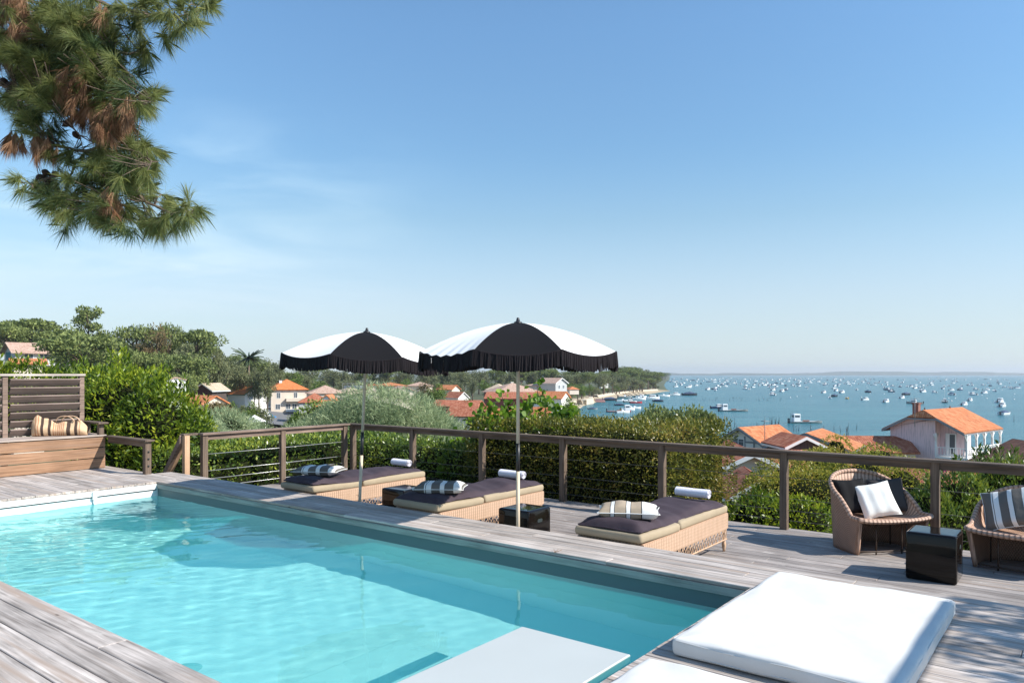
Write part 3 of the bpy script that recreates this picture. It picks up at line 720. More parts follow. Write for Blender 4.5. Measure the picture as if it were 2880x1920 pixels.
def cushion(name, label, w, d, h, c, yaw, mat, pitch=0, roll=0, pipe=None, seed=0, group=None):
    T = Tf(c, yaw, pitch, roll); root = thing(name, label, 'cushion', c, group=group); w, d, h = w*K, d*K, h*K
    m = MB(); pillow(m, w, d, h, T, seed=seed); m.build('cover', MT[mat], root)
    piping(MB(), w, d, T).build('piping', MT[pipe or mat], root)
    return root
def lounger(lr, label, seed, shift=0.0):
    """lr: right edge in deck coordinates; runs along s from 6.62 to 8.18, the front cushion reaching out over the step"""
    w = .71; Z = LO; M = lambda x, y, z: PK(lr-w+x, 6.10+shift+y, Z+z)
    root = thing('wicker_lounger', label, 'sun lounger', M(w/2, 1.1, 0))
    yb = .06; ye = 2.08
    m = MB()                                      # woven apron: three skins round the frame
    for a, b_ in (((0,yb),(w,yb)), ((w,yb),(w,ye)), ((w,ye),(0,ye)), ((0,ye),(0,yb))):
        L_ = math.hypot(b_[0]-a[0], b_[1]-a[1])
        m.add([M(a[0],a[1],.262), M(b_[0],b_[1],.262), M(b_[0],b_[1],.43), M(a[0],a[1],.43)], [(0,1,2,3)], [(0,0),(L_,0),(L_,.168),(0,.168)])
    m.add([M(0,yb,.43), M(w,yb,.43), M(w,ye,.43), M(0,ye,.43)], [(0,1,2,3)], [(0,0),(w,0),(w,1.5),(0,1.5)])
    m.build('woven_apron', MT['wick'], root, sol=.014)
    m = MB()                                      # open lattice below: ovals crossed by canes
    for side, (a, b_) in enumerate((((w,yb+.04),(w,ye-.03)), ((.03,yb),(w-.03,yb)), ((0,yb+.04),(0,ye-.03)))):
        L_ = math.hypot(b_[0]-a[0], b_[1]-a[1]); n = max(3, int(round(L_/.105))); dx, dy = (b_[0]-a[0])/L_, (b_[1]-a[1])/L_
        for i in range(n):
            c = (i+.5)*L_/n; rx, rz = L_/n*.47, .056
            el = [M(a[0]+dx*(c+rx*math.cos(t)), a[1]+dy*(c+rx*math.cos(t)), .203+rz*math.sin(t)) for t in np.linspace(0, 2*math.pi, 13)]
            m.tube(el, .0045, 4, cap=False)
            for sg in (1, -1):
                m.tube([M(a[0]+dx*(c-sg*rx*1.05), a[1]+dy*(c-sg*rx*1.05), .148), M(a[0]+dx*(c+sg*rx*1.05), a[1]+dy*(c+sg*rx*1.05), .258)], .004, 4)
        m.tube([M(a[0],a[1],.145), M(b_[0],b_[1],.145)], .010, 6)
        m.tube([M(a[0],a[1],.262), M(b_[0],b_[1],.262)], .007, 6)
    m.build('cane_lattice', MT['cane'], root)
    for x, y in ((.03,yb+.03),(w-.03,yb+.03),(.03,ye-.03),(w-.03,ye-.03)):
        m = MB(); c = M(x, y, 0); m.lathe([(0,0),(.016,0),(.019,.03),(.026,.06),(.028,.09),(.020,.12),(.017,.14),(.020,.30)], c, 10); m.build('leg', MT['cane'], root)
    m = MB(); rslab(m, 0, w, .86, 2.10, .432, .526, .03, M, .004, .0015, seed=seed); m.build('rear_cushion', MT['matt_beige'], root)
    m = MB(); rslab(m, -.01, w+.01, .0, .84, .430, .518, .03, lambda x, y, z: M(x, y, z+.03*max(0, (.6-y))), .004, .0015, seed=seed+1); m.build('front_cushion', MT['matt_beige'], root)
    q = thing('lounger_quilt', 'padded dark aubergine quilt spread over ' + label.split(' with')[0].replace('wicker lounger', 'the wicker lounger'), 'quilt', M(w/2, 1.1, .53))
    rs = np.random.RandomState(seed+5); ph = rs.uniform(0, 7, 8)
    def qf(a, b_, dn=0):
        x = .02+(w-.05)*a; y = .04 + 2.02*b_
        e = (1-abs(2*a-1)**7)*(1-abs(2*b_-1)**22)
        drop = -.030*max(0, (.6-y)); x += .018*math.sin(7*b_+ph[0])*(a-.2)
        z = .530 - drop + .055*max(0, e)**.55*(1+.16*math.sin(9*y+ph[1]+4*a)+.10*math.sin(17*y+3*a+ph[2])) + .012*math.sin(5*y+ph[3]) + .004*math.sin(31*y+ph[4]+9*a)
        if y < .35: z += .026*(1-y/.35)*e
        return M(x, y, z-dn)
    m = MB(); m.grid(lambda a, b_: qf(a, b_), 18, 60); m.build('quilt_cover', MT['quilt'], q)
    pts = [Vector(qf(a, b_, .004)) for a, b_ in [(0,t) for t in np.linspace(0,1,30)]+[(t,1) for t in np.linspace(0,1,10)]+[(1,t) for t in np.linspace(1,0,30)]+[(t,0) for t in np.linspace(1,0,10)]]
    MB().tube(pts, .009, 6, cap=False).build('hem', MT['quilt'], q)
    return M
def towel(M, x, y, label, yaw=ANG, ln=.43, r=.056):
    c = M(x, y, .59+r+.008); t = thing('rolled_towel', label, 'towel', c, group='rolled towels on the loungers')
    ax = Vector((math.cos(yaw), math.sin(yaw), 0)); ay = Vector((-ax.y, ax.x, 0)); m = MB()
    def f(a, b_):
        th = 2*math.pi*b_; rr = r*(1+.04*math.sin(2*th+1)+.03*math.sin(6*a+th)); 
        if b_ < .06: rr *= 1.08
        p = Vector(c)+ax*(a-.5)*ln+ay*rr*math.cos(th)*1.08+Vector((0,0,rr*math.sin(th))); return tuple(p)
    m.grid(f, 16, 30); m.build('roll', MT['towel'], t)
    for sg in (-.5, .5):
        m = MB(); sp = [tuple(Vector(c)+ax*(sg*(ln-.012))+ay*(r*.93*(1-k/44))*math.cos(k*.42)*1.08+Vector((0,0,(r*.93*(1-k/44))*math.sin(k*.42)))) for k in range(42)]
        m.tube(sp, .006, 4); m.build('roll_end', MT['towel'], t)
M3 = lounger(-3.25, 'wicker lounger nearest the armchairs with a beige cushion', 11)
towel(M3, .37, 1.90, 'white rolled towel on the lounger nearest the armchairs')
cushion('striped_cushion', 'beige and white striped cushion in full sun on the lounger nearest the armchairs', .60, .40, .15, M3(.36, .42, .665), R(-10), 'stripe', pipe='white', seed=2)
M2 = lounger(-5.81, 'wicker lounger between the two parasol poles with a beige cushion', 21)
towel(M2, .33, 1.88, 'white rolled towel partly behind the pole of the right parasol')
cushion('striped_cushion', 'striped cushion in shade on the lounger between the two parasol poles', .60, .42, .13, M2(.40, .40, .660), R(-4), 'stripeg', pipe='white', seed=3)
M1 = lounger(-8.03, 'wicker lounger farthest left, against the cable railing, with a beige cushion', 31)
towel(M1, .40, 1.88, 'white rolled towel on the far left lounger beside the railing post', ln=.38)
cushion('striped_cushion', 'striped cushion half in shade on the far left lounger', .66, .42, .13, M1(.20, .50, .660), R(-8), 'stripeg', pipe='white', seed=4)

# ---------------------------------------------------------------- ceramic cube tables
def stool(l, s, label, h=.462, w=.44):
    x, y, _ = PK(l+w/2, s+w/2); root = thing('cube_table', label, 'side table', (x, y, LOW))
    m = MB(); rslab(m, l, l+w, s, s+w, LO, LO+h, .022, PK, .002, 0, seed=1)
    m.build('body', MT['ceramic'], root)
    for dl, ds in ((w, .5*w), (.5*w, 0)):
        pass
    m = MB(); c = Vector(PK(l+w+.001, s+w*.5, LO+h*.72))
    m.add([tuple(c+Vector((SX*a*.055, SY*a*.055, b_*.022))+Vector((LX,LY,0))*.002) for a, b_ in ((-1,0),(-.7,-1),(.7,-1),(1,0),(.7,1),(-.7,1))], [(0,1,2,3,4,5)])
    m.build('hand_hole', MT['gap'], root)
stool(-1.437, 8.17, 'black glazed ceramic cube table in the sun between the two armchairs')
stool(-5.42, 6.72, 'black glazed ceramic cube table beside the pole of the right parasol')
stool(-7.62, 6.92, 'black glazed ceramic cube table mostly hidden beside the pole of the left parasol')

# ---------------------------------------------------------------- wicker armchairs
def armchair(c, face, label, hb=.43, ex=.85):
    """face: world direction the seat looks towards, as an angle from -Y"""
    root = thing('wicker_armchair', label, 'armchair', c)
    M_ = Matrix.Rotation(face, 3, 'Z'); C_ = Vector(c)
    T = lambda x, y, z: tuple(C_ + M_ @ Vector((x*K, y*K, z*K)))
    a_, b_, fr = .455, .37, .36
    def plan(t):
        s_ = abs(t); sg = 1 if t >= 0 else -1
        if s_ < .62:
            ph = s_/.62*math.pi/2; return (sg*a_*math.sin(ph)**.9, b_*math.cos(ph)**.85)
        k = (s_-.62)/.38; return (sg*(a_+.015*k), -fr*k)
    def rz(t):
        s_ = min(1, abs(t)/.86); return .415 + hb*(math.cos(s_*math.pi/2)**ex)
    def shell(a, v):
        t = 2*a-1; x, y = plan(t); z = rz(t)*v; k = 1-v
        x *= 1-.10*k; y = y*(1-.04*k) + (.10*k if abs(t) > .9 else .10*k*max(0, (abs(t)-.62)/.28)) - .0
        return T(x, y, z)
    m = MB()
    m.grid(shell, 56, 12, uvscale=(2.6, .8)); m.build('shell', MT['wickside'], root, sol=.022)
    loop = [(plan(t)[0], plan(t)[1], rz(t)) for t in np.linspace(-1, 1, 57)]
    xr, yr = plan(1.0)
    front = [(xr*math.cos(math.pi*q), yr-.075*math.sin(math.pi*q)**.8, .415-.028*math.sin(math.pi*q)) for q in np.linspace(0, 1, 22)[1:-1]]
    loop = loop + front; nL_ = len(loop); cx, cy, cz = 0, -.05, .36
    def bowl(i, k):
        x, y, z = loop[i % nL_]
        if k < .35: f = 1-.16*(k/.35); g = (1-k/.35)
        else: f = .84*(1-(k-.35)/.65); g = 0
        zz = .375 + (z-.375)*g**1.25 - .02*(1-f)
        return T(cx+(x-cx)*f, cy+(y-cy)*f, zz)
    nk = 14; vs = []; uv = []
    per = 0
    for i in range(nL_+1):
        if i: per += math.dist(loop[i % nL_], loop[i-1])
        for k in range(nk+1):
            vs.append(bowl(i, k/nk)); uv.append((per, k/nk*.8))
    fs = [(i*(nk+1)+k, i*(nk+1)+k+1, (i+1)*(nk+1)+k+1, (i+1)*(nk+1)+k) for i in range(nL_) for k in range(nk)]
    MB().add(vs, fs, uv, True).build('seat_bowl', MT['wickchair'], root, sol=.02)
    # thick rolled rim wrapped in cane
    m = MB(); pts = [Vector(p) for p in loop]; n = 8; vs = []; uv = []; per = 0
    for i in range(nL_+1):
        p = pts[i % nL_]; t = (pts[(i+1) % nL_]-pts[(i-1) % nL_]).normalized(); o = Vector((p.x, p.y+.0, 0)).normalized()
        bn = t.cross(o).normalized(); on = bn.cross(t)
        if i: per += (pts[i % nL_]-pts[(i-1) % nL_]).length
        for k in range(n+1):
            th = 2*math.pi*k/n; q = p + on*(.026*math.cos(th)) + bn*(.026*math.sin(th)); vs.append(T(*q)); uv.append((per, k/n*.16))
    m.add(vs, [(i*(n+1)+k, (i+1)*(n+1)+k, (i+1)*(n+1)+k+1, i*(n+1)+k+1) for i in range(nL_) for k in range(n)], uv, True)
    m.build('rim', MT['wickchair'], root)
    for sg in (-1, 1):                            # rolled front edge of each side panel
        m = MB(); m.tube([T(sg*(.45-.045*k), -.36+.10*k+.0, .41*(1-k)+.012) for k in np.linspace(0, 1, 6)], .022, 8); m.build('front_leg', MT['wickchair'], root)
    for x, y in ((-.2,-.30),(.2,-.30),(0,.28),(-.33,.1),(.33,.1),(.12,-.32)):
        MB().tube([T(x, y, 0), T(x, y, .36)], .009, 6).build('cane_rod', MT['rod'], root)
    MB().tube([T(.40*math.cos(t), -.24-.07*math.sin(t), .035) for t in np.linspace(0, math.pi, 14)], .011, 6).build('stretcher', MT['rod'], root)
    return T, face
c1 = (4.17*K, 8.62*K, LOW)
T1, f1 = armchair(c1, R(14), 'wicker armchair with black and white cushions standing left of the sunlit cube table')
cushion('black_cushion', 'black cushion behind the white one in the left armchair', .42, .42, .13, T1(-.19, .10, .585), f1, 'blackcush', pitch=R(66), seed=5)
cushion('charcoal_cushion', 'charcoal cushion right of the white one in the left armchair', .40, .40, .13, T1(.26, .07, .590), f1+R(-14), 'greycush', pitch=R(64), roll=R(-10), seed=6)
cushion('white_cushion', 'white cushion leaning in front in the left armchair', .42, .42, .14, T1(.01, -.055, .560), f1, 'whitecush', pitch=R(56), roll=R(-17), seed=7)
c2 = (5.76, 8.34, LOW)
T2, f2 = armchair(c2, R(-42), 'wicker armchair cut by the right edge of the photo, right of the cube table', .38, 1.5)
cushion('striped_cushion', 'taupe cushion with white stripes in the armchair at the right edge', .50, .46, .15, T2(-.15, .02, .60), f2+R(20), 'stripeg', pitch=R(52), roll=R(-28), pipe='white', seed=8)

# ---------------------------------------------------------------- white deck mattresses
def deck_mattress(l0, l1, s0, s1, label, seed):
    root = thing('deck_mattress', label, 'mattress', P((l0+l1)/2, (s0+s1)/2, 0))
    m = MB(); rslab(m, l0, l1, s0, s1, .004, .112, .024, P, .005, .005, seed=seed, puck=.007); m.build('cover', MT['mattw'], root, sub=1)
    m = MB(); o = -.004
    for z in (.092, .024):
        full = []; q = .04
        for cx, cy, a0 in ((l1-q, s1-q, 0), (l0+q, s1-q, 90), (l0+q, s0+q, 180), (l1-q, s0+q, 270)):
            for k in range(7): full.append((cx+(q+o)*math.cos(R(a0+15*k)), cy+(q+o)*math.sin(R(a0+15*k))))
        ff = []
        for i in range(len(full)):
            a, b_ = full[i], full[(i+1) % len(full)]; kk = max(1, int(math.dist(a, b_)/.12))
            for j in range(kk): x, y = a[0]+(b_[0]-a[0])*j/kk, a[1]+(b_[1]-a[1])*j/kk; ff.append(P(x, y, z+.004*math.sin(x*9+y*7+seed)))
        full = ff + ff[:1]
        m.tube(full, .004, 5, cap=False)
    m.build('piping', MT['mattw'], root)
deck_mattress(-2.0, -.745, 4.145, 6.07, 'large white deck mattress lying across the corner of the pool, whole in view', 3)
deck_mattress(-1.975, -.72, 1.88, 3.80, 'second white deck mattress, only its far corner showing at the bottom edge', 4)
# pine twigs lying on the boards
for (u, v, sc_k, an) in ((1560, 1553, .09, .6), (1008, 1395, .05, 1.4)):
    x, y, z = onz(u, v, .004); m = MB()
    for k in range(3): m.tube([(x, y, .006), (x+sc_k*math.cos(an+k*.5), y+sc_k*math.sin(an+k*.5), .02)], .0022, 4)
    tag(m.build('fallen_twig', MT['dry']), 'fallen dry pine needles on the pool edge boards near ' + ('the sunny lounger' if u > 1300 else 'the left parasol'), 'twig')
# ---------------------------------------------------------------- foliage helpers
def unit(a): return a/np.maximum(1e-9, np.linalg.norm(a, axis=1, keepdims=True))
def lump(D, seed, k=3.0):
    r = np.random.RandomState(seed); o = np.zeros(len(D))
    for i in range(7):
        w = r.normal(0, k, 3); o += np.sin(D@w + r.uniform(0, 7))
    return o/7
def cards(Pt, Dr, ln, wd, rs, fold=.0):
    """diamond leaves at Pt pointing along Dr"""
    n = len(Pt); Dr = unit(Dr); side = unit(np.cross(Dr, unit(rs.normal(0, 1, (n, 3)))))
    ln = (ln*rs.uniform(.7, 1.3, n))[:, None]; wd = (wd*rs.uniform(.7, 1.3, n))[:, None]
    V = np.stack([Pt, Pt+Dr*ln*.45+side*wd/2, Pt+Dr*ln, Pt+Dr*ln*.45-side*wd/2], 1).reshape(-1, 3)
    return V, np.arange(4*n).reshape(-1, 4)
def blob_pts(c, r, n, rs, seed, inner=.78, low=-1.0):
    D = unit(rs.normal(0, 1, (int(n*2.2)+8, 3))); D = D[D[:, 2] > low][:n]
    f = (1+.22*lump(D, seed, 2.6)+.10*lump(D, seed+1, 7))*rs.uniform(inner, 1.05, len(D))
    return np.array(c)+D*np.array(r)*f[:, None], D
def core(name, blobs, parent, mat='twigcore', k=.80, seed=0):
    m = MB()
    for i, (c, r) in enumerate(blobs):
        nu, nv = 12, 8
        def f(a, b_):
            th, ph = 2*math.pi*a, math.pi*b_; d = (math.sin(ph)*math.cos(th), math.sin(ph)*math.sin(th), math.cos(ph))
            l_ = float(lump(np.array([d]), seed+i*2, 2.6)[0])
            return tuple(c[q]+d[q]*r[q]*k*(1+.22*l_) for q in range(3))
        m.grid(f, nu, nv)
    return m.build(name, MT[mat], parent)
def bush(name, label, cat, blobs, n, ln, wd, mat, loc, group=None, up=.35, seed=0, spikes=0, spike_h=.35, parts=('foliage', 'stems'), corek=.72, rnd=.8, low=-1, coremat='twigcore'):
    """blobs: (centre, radii) in world metres"""
    root = thing(name, label, cat, loc, group=group); rs = np.random.RandomState(seed+1)
    vol = np.array([r[0]*r[1]+r[0]*r[2]+r[1]*r[2] for c, r in blobs]); vol = vol/vol.sum()
    Ps, Ds = [], []
    for i, (c, r) in enumerate(blobs):
        p, d = blob_pts(c, r, int(n*vol[i])+4, rs, seed+i*2, .80, low); Ps.append(p); Ds.append(d)
    Pt = np.concatenate(Ps); D = np.concatenate(Ds)
    Dr = D*.7 + rs.normal(0, rnd, D.shape)*.8 + np.array([0, 0, up])
    V, Fc = cards(Pt, Dr, ln, wd, rs)
    if spikes:                                    # young upright shoots standing out of the top
        SP, SD = [], []
        for q in range(spikes):
            i = rs.choice(len(blobs), p=vol); c, r = blobs[i]; th = rs.uniform(0, 2*math.pi); rr = rs.uniform(0, .8)
            b0 = np.array([c[0]+r[0]*rr*math.cos(th), c[1]+r[1]*rr*math.sin(th), c[2]+r[2]*math.sqrt(1-rr*rr)*.95])
            h = rs.uniform(.4, 1)*spike_h; k = int(26*h/spike_h)+8
            zz = rs.uniform(0, 1, k); a = rs.uniform(0, 6.28, k)
            SP.append(b0+np.stack([.02*np.cos(a), .02*np.sin(a), zz*h], 1)); SD.append(np.stack([np.cos(a), np.sin(a), .8+zz], 1))
        V2, F2 = cards(np.concatenate(SP), np.concatenate(SD), ln*1.15, wd, rs)
        Fc = np.concatenate([Fc, F2+len(V)]); V = np.concatenate([V, V2])
    npmesh(parts[0], V, Fc, MT[mat], root)
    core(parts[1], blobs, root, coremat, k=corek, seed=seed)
    return root

# ---------------------------------------------------------------- terrain and sea
SEA = -12.0
coast = [onz(u, v, SEA)[:2] for u, v in ((1880,1063.5),(1884,1066),(1872,1075),(1866,1083),(1872,1091),(1884,1099.7),(1861,1102),(1831,1107),(1787,1111),(1734,1119),(1704,1126),(1674,1131.6),(1649,1137),(1632,1147),(1600,1158),(1588,1172),(1640,1200),(1740,1235),(1900,1262),(2150,1276),(2500,1284),(3000,1296),(3900,1310))]
coast = coast + [(900, 60), (9000, -500), (9000, 9000), (coast[0][0]*4.6, coast[0][1]*4.6)]
CP = np.array(coast)
def in_sea(x, y):
    ins = np.zeros(x.shape, bool); n = len(CP)
    for i in range(n):
        x1, y1 = CP[i]; x2, y2 = CP[(i+1) % n]
        c = ((y1 > y) != (y2 > y)); xx = (x2-x1)*(y-y1)/np.where(y2 == y1, 1e-9, (y2-y1))+x1
        ins ^= c & (x < xx)
    return ins
def dcoast(x, y):
    d = np.full(x.shape, 1e9)
    for i in range(len(CP)-1):
        a, b_ = CP[i], CP[i+1]; ab = b_-a; t = np.clip(((x-a[0])*ab[0]+(y-a[1])*ab[1])/(ab@ab), 0, 1)
        d = np.minimum(d, np.hypot(x-a[0]-t*ab[0], y-a[1]-t*ab[1]))
    return d
def sstep(t): t = np.clip(t, 0, 1); return t*t*(3-2*t)
def height(x, y):
    x = np.asarray(x, float); y = np.asarray(y, float); d = np.hypot(x, y)
    h = -1.6 - 8.1*sstep((d-17)/34)
    h = np.where((x < -6) & (d < 40), np.maximum(h, -1.6-8*sstep((d-18)/60)), h)
    g = lambda cx, cy, sx, sy: np.exp(-((x-cx)/sx)**2-((y-cy)/sy)**2)
    q = -x/np.maximum(y, 1); m1 = sstep((q-.285)/.14)
    h = h + 14*g(-150, 175, 65, 62)*m1 + 10*g(-110, 290, 75, 60)*sstep((q-.25)/.08)*sstep((y-205)/45) + 7*g(190, 1000, 130, 320)
    s = in_sea(x, y); dc = dcoast(x, y)
    land = np.minimum(h, SEA + .1 + np.minimum(dc*.09, 1.2) + np.maximum(0, dc-13)*.14)
    return np.where(s, SEA - np.minimum(3.0, .1+dc*.1), land)
def hz(x, y): return float(height(np.array([x]), np.array([y]))[0])
th = np.radians(np.arange(-75, 75.1, .35)); rd = np.concatenate([[0.5, 4, 8, 11], np.geomspace(14, 9500, 300)])
A, B = np.meshgrid(th, rd, indexing='ij'); X = B*np.sin(A); Y = B*np.cos(A)-3; Zh = height(X, Y)
V = np.stack([X, Y, Zh], -1).reshape(-1, 3); nA, nB = len(th), len(rd)
ii, jj = np.meshgrid(np.arange(nA-1), np.arange(nB-1), indexing='ij'); q = (ii*nB+jj).ravel()
gm, gnt, gb = newmat('ground'); g = N(gnt, 'ShaderNodeNewGeometry'); sp = N(gnt, 'ShaderNodeSeparateXYZ'); gnt.links.new(g.outputs['Position'], sp.inputs[0])
n_ = N(gnt, 'ShaderNodeTexNoise', i_Scale=.25, i_Detail=8.0); gnt.links.new(g.outputs['Position'], n_.inputs[0])
gc = ramp(gnt, n_.outputs[0], [(.35, (.045,.055,.022)), (.6, (.09,.10,.04)), (.75, (.16,.14,.08))])
mr = N(gnt, 'ShaderNodeMapRange'); gnt.links.new(sp.outputs[2], mr.inputs[0]); mr.inputs[1].default_value = SEA+1.25; mr.inputs[2].default_value = SEA+1.7
mx = N(gnt, 'ShaderNodeMixRGB'); ym = N(gnt, 'ShaderNodeMapRange'); gnt.links.new(sp.outputs[1], ym.inputs[0]); ym.inputs[1].default_value = 560; ym.inputs[2].default_value = 640; mxx = N(gnt, 'ShaderNodeMath', operation='MAXIMUM'); gnt.links.new(mr.outputs[0], mxx.inputs[0]); gnt.links.new(ym.outputs[0], mxx.inputs[1]); gnt.links.new(mxx.outputs[0], mx.inputs[0]); mx.inputs[1].default_value = (.46,.37,.25,1); gnt.links.new(gc, mx.inputs[2]); gnt.links.new(mx.outputs[0], gb.inputs['Base Color']); gb.inputs['Roughness'].default_value = .95
struct(npmesh('ground', V, np.stack([q, q+1, q+nB+1, q+nB], -1), gm))
sm, snt, sb = newmat('sea water'); g = N(snt, 'ShaderNodeNewGeometry')
mp = N(snt, 'ShaderNodeMapping'); mp.inputs['Scale'].default_value = (.10, .55, 1); mp.inputs['Rotation'].default_value = (0, 0, R(-8)); snt.links.new(g.outputs['Position'], mp.inputs[0])
n1 = N(snt, 'ShaderNodeTexNoise', i_Scale=1.0, i_Detail=6.0, i_Roughness=.6); snt.links.new(mp.outputs[0], n1.inputs[0])
n2 = N(snt, 'ShaderNodeTexNoise', i_Scale=.012, i_Detail=4.0); snt.links.new(mp.outputs[0], n2.inputs[0]); n2.inputs['Scale'].default_value = .16
sc1 = ramp(snt, n2.outputs[0], [(.35, (.016,.115,.145)), (.65, (.036,.165,.190))])
snt.links.new(sc1, sb.inputs['Base Color']); sb.inputs['Roughness'].default_value = .22; sb.inputs['IOR'].default_value = 1.33; sb.inputs['Specular IOR Level'].default_value = .35
bp = N(snt, 'ShaderNodeBump', i_Strength=1.0, i_Distance=.9); snt.links.new(n1.outputs[0], bp.inputs['Height']); snt.links.new(bp.outputs[0], sb.inputs['Normal'])
m = MB(); m.quad((-600, 60, SEA), (9500, 60, SEA), (9500, 9500, SEA), (-600, 9500, SEA)); struct(m.build('sea', sm))
# low wooded shore on the other side of the bay
rs = np.random.RandomState(3); n = 260; xs = np.linspace(-300, 9000, n)
top = SEA + 20 + 9*np.array([math.sin(x*.0021)+.6*math.sin(x*.0057+1)+.35*math.sin(x*.017+2) for x in xs]) + rs.uniform(0, 3, n)
V = []; 
for i in range(n): V += [(xs[i], 6900, SEA-1), (xs[i], 6950, top[i]*1.0), (xs[i], 7600, top[i]+3)]
Fc = [(i*3+k, (i+1)*3+k, (i+1)*3+k+1, i*3+k+1) for i in range(n-1) for k in (0, 1)]
struct(npmesh('far_shore', np.array(V), np.array(Fc), plain('far pine wood', (.05,.07,.03), .95, var=.3, vscale=.01)))

# ---------------------------------------------------------------- near plants
G = lambda l, s, z: P(l, s, z)
def hedge_box(name, label, l0, l1, s0, s1, z0, z1, n, ln, wd, mat, seed, bumpy=.07, faces=('front','top','right','left')):
    root = thing(name, label, 'hedge', PK((l0+l1)/2, (s0+s1)/2, z0)); rs = np.random.RandomState(seed)
    L_, S_, H_ = l1-l0, s1-s0, z1-z0
    area = dict(front=L_*H_, top=L_*S_, right=S_*H_, left=S_*H_); tot = sum(area[f] for f in faces); Pl, Dl = [], []
    for f in faces:
        k = int(n*area[f]/tot); a, b_ = rs.uniform(0, 1, k), rs.uniform(0, 1, k); e = rs.normal(0, .045, k); e = np.where(rs.uniform(0, 1, k) < .07, np.abs(rs.normal(.05, .06, k)), e)
        if f == 'front': q = np.stack([l0+a*L_, s0-e, z0+b_*H_], 1); d = np.tile([0., -1., 0.], (k, 1))
        elif f == 'top': q = np.stack([l0+a*L_, s0+b_*S_, z1+e], 1); d = np.tile([0., 0., 1.], (k, 1))
        elif f == 'right': q = np.stack([l1+e, s0+a*S_, z0+b_*H_], 1); d = np.tile([1., 0., 0.], (k, 1))
        else: q = np.stack([l0+e, s0+a*S_, z0+b_*H_], 1); d = np.tile([-1., 0., 0.], (k, 1))
        q = q + d*(bumpy*lump(q, seed, 2.2)+bumpy*.6*lump(q, seed+1, 6))[:, None]
        ed = np.minimum.reduce([q[:, 2]*0+1, ]); 
        rnd = np.clip((q[:, 2]-(z1-.22))/.22, 0, 1)**2*.12          # rounded shoulders
        if f != 'top': q = q - d*rnd[:, None]
        Pl.append(q); Dl.append(d)
    q = np.concatenate(Pl); d = np.concatenate(Dl)
    W = lambda m_: np.stack([LX*m_[:, 0]+SX*m_[:, 1], LY*m_[:, 0]+SY*m_[:, 1], m_[:, 2]], 1)
    WK = lambda m_: np.stack([K*(LX*m_[:, 0]+SX*m_[:, 1]), K*(LY*m_[:, 0]+SY*m_[:, 1]), EYE+(m_[:, 2]-EYE)*K], 1)
    V, Fc = cards(WK(q), W(d)*.9+rs.normal(0, .65, d.shape)+np.array([0, 0, .25]), ln, wd, rs)
    npmesh('foliage', V, Fc, MT[mat], root)
    m = MB()
    def face(fn, nu, nv): m.grid(fn, nu, nv)
    c = .13
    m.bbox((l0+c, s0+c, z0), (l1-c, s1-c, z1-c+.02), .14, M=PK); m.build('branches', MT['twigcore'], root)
    # a few grey stems seen through the front
    m = MB()
    for i in range(int(L_*3)):
        l_ = rs.uniform(l0+.1, l1-.1); pts = [PK(l_+rs.uniform(-.1,.1)*k, s0+.03+rs.uniform(-.04,.02), z0+k*.3) for k in range(4)]; m.tube(pts, .008, 4)
    m.build('stems', MT['barkg'], root)['kind'] = 'stuff'
    return root
hedge_box('clipped_hedge', 'long clipped privet hedge with bronze leaf tips behind the railing and loungers', -8.95, -4.98, 10.16, 12.75, -1.6, .80, 46000, .060, .026, 'hedge', 5, .10)
hedge_box('clipped_hedge', 'low dark hedge growing behind the steel cable railing at the left', -14.2, -12.10, 6.6, 11.6, -1.8, .30, 15000, .075, .034, 'hedge_dk', 6, .12, ('front','top','right'))
hedge_box('clipped_hedge', 'sunlit yellow tipped hedge behind the railing corner, left of the tall clipped hedge', -12.0, -9.0, 10.15, 11.2, -1.6, .30, 13000, .07, .032, 'hedge_dk', 16, .14, ('front','top','right','left'))
# laurels behind the bench and by the stair
bl = []
def pb(u, v, Y, rx, ry, rz_): x, y, z = px(u, v, Y); return ((x, y, z), (rx, ry, rz_))
bush('laurel_bush', 'large yellow green laurel bush right of the slatted screen', 'bush', [pb(330,1190,15.6,.95,.7,1.15), pb(445,1220,15.2,.82,.6,.9), pb(270,1140,16.6,.7,.6,.9), pb(390,1130,16.2,.75,.6,.75), pb(530,1280,15.4,.55,.6,.85), pb(350,1330,15.2,1.1,.6,.9), pb(470,1340,15,.7,.6,.9)], 23000, .105, .038, 'laurel', px(400,1500,15.6), seed=40, spikes=52, spike_h=.55)
bush('laurel_bush', 'laurel hedge showing its yellow shoots above the slatted screen', 'bush', [pb(40,1135,17.2,1.2,.7,.78), pb(150,1135,17.2,1.0,.7,.70), pb(-80,1130,17.2,1.0,.7,.85), pb(235,1130,17.6,.8,.7,.72)], 8000, .105, .036, 'laurel', px(80,1400,17.2), seed=60, spikes=60, spike_h=.42)
bush('laurel_bush', 'narrow laurel bush with bright shoots between the big laurel and the railing', 'bush', [pb(562,1262,17.5,.45,.5,.80), pb(520,1235,18.5,.4,.5,.7)], 4000, .10, .034, 'laurel', px(560,1420,17.5), seed=80, spikes=18, spike_h=.6)
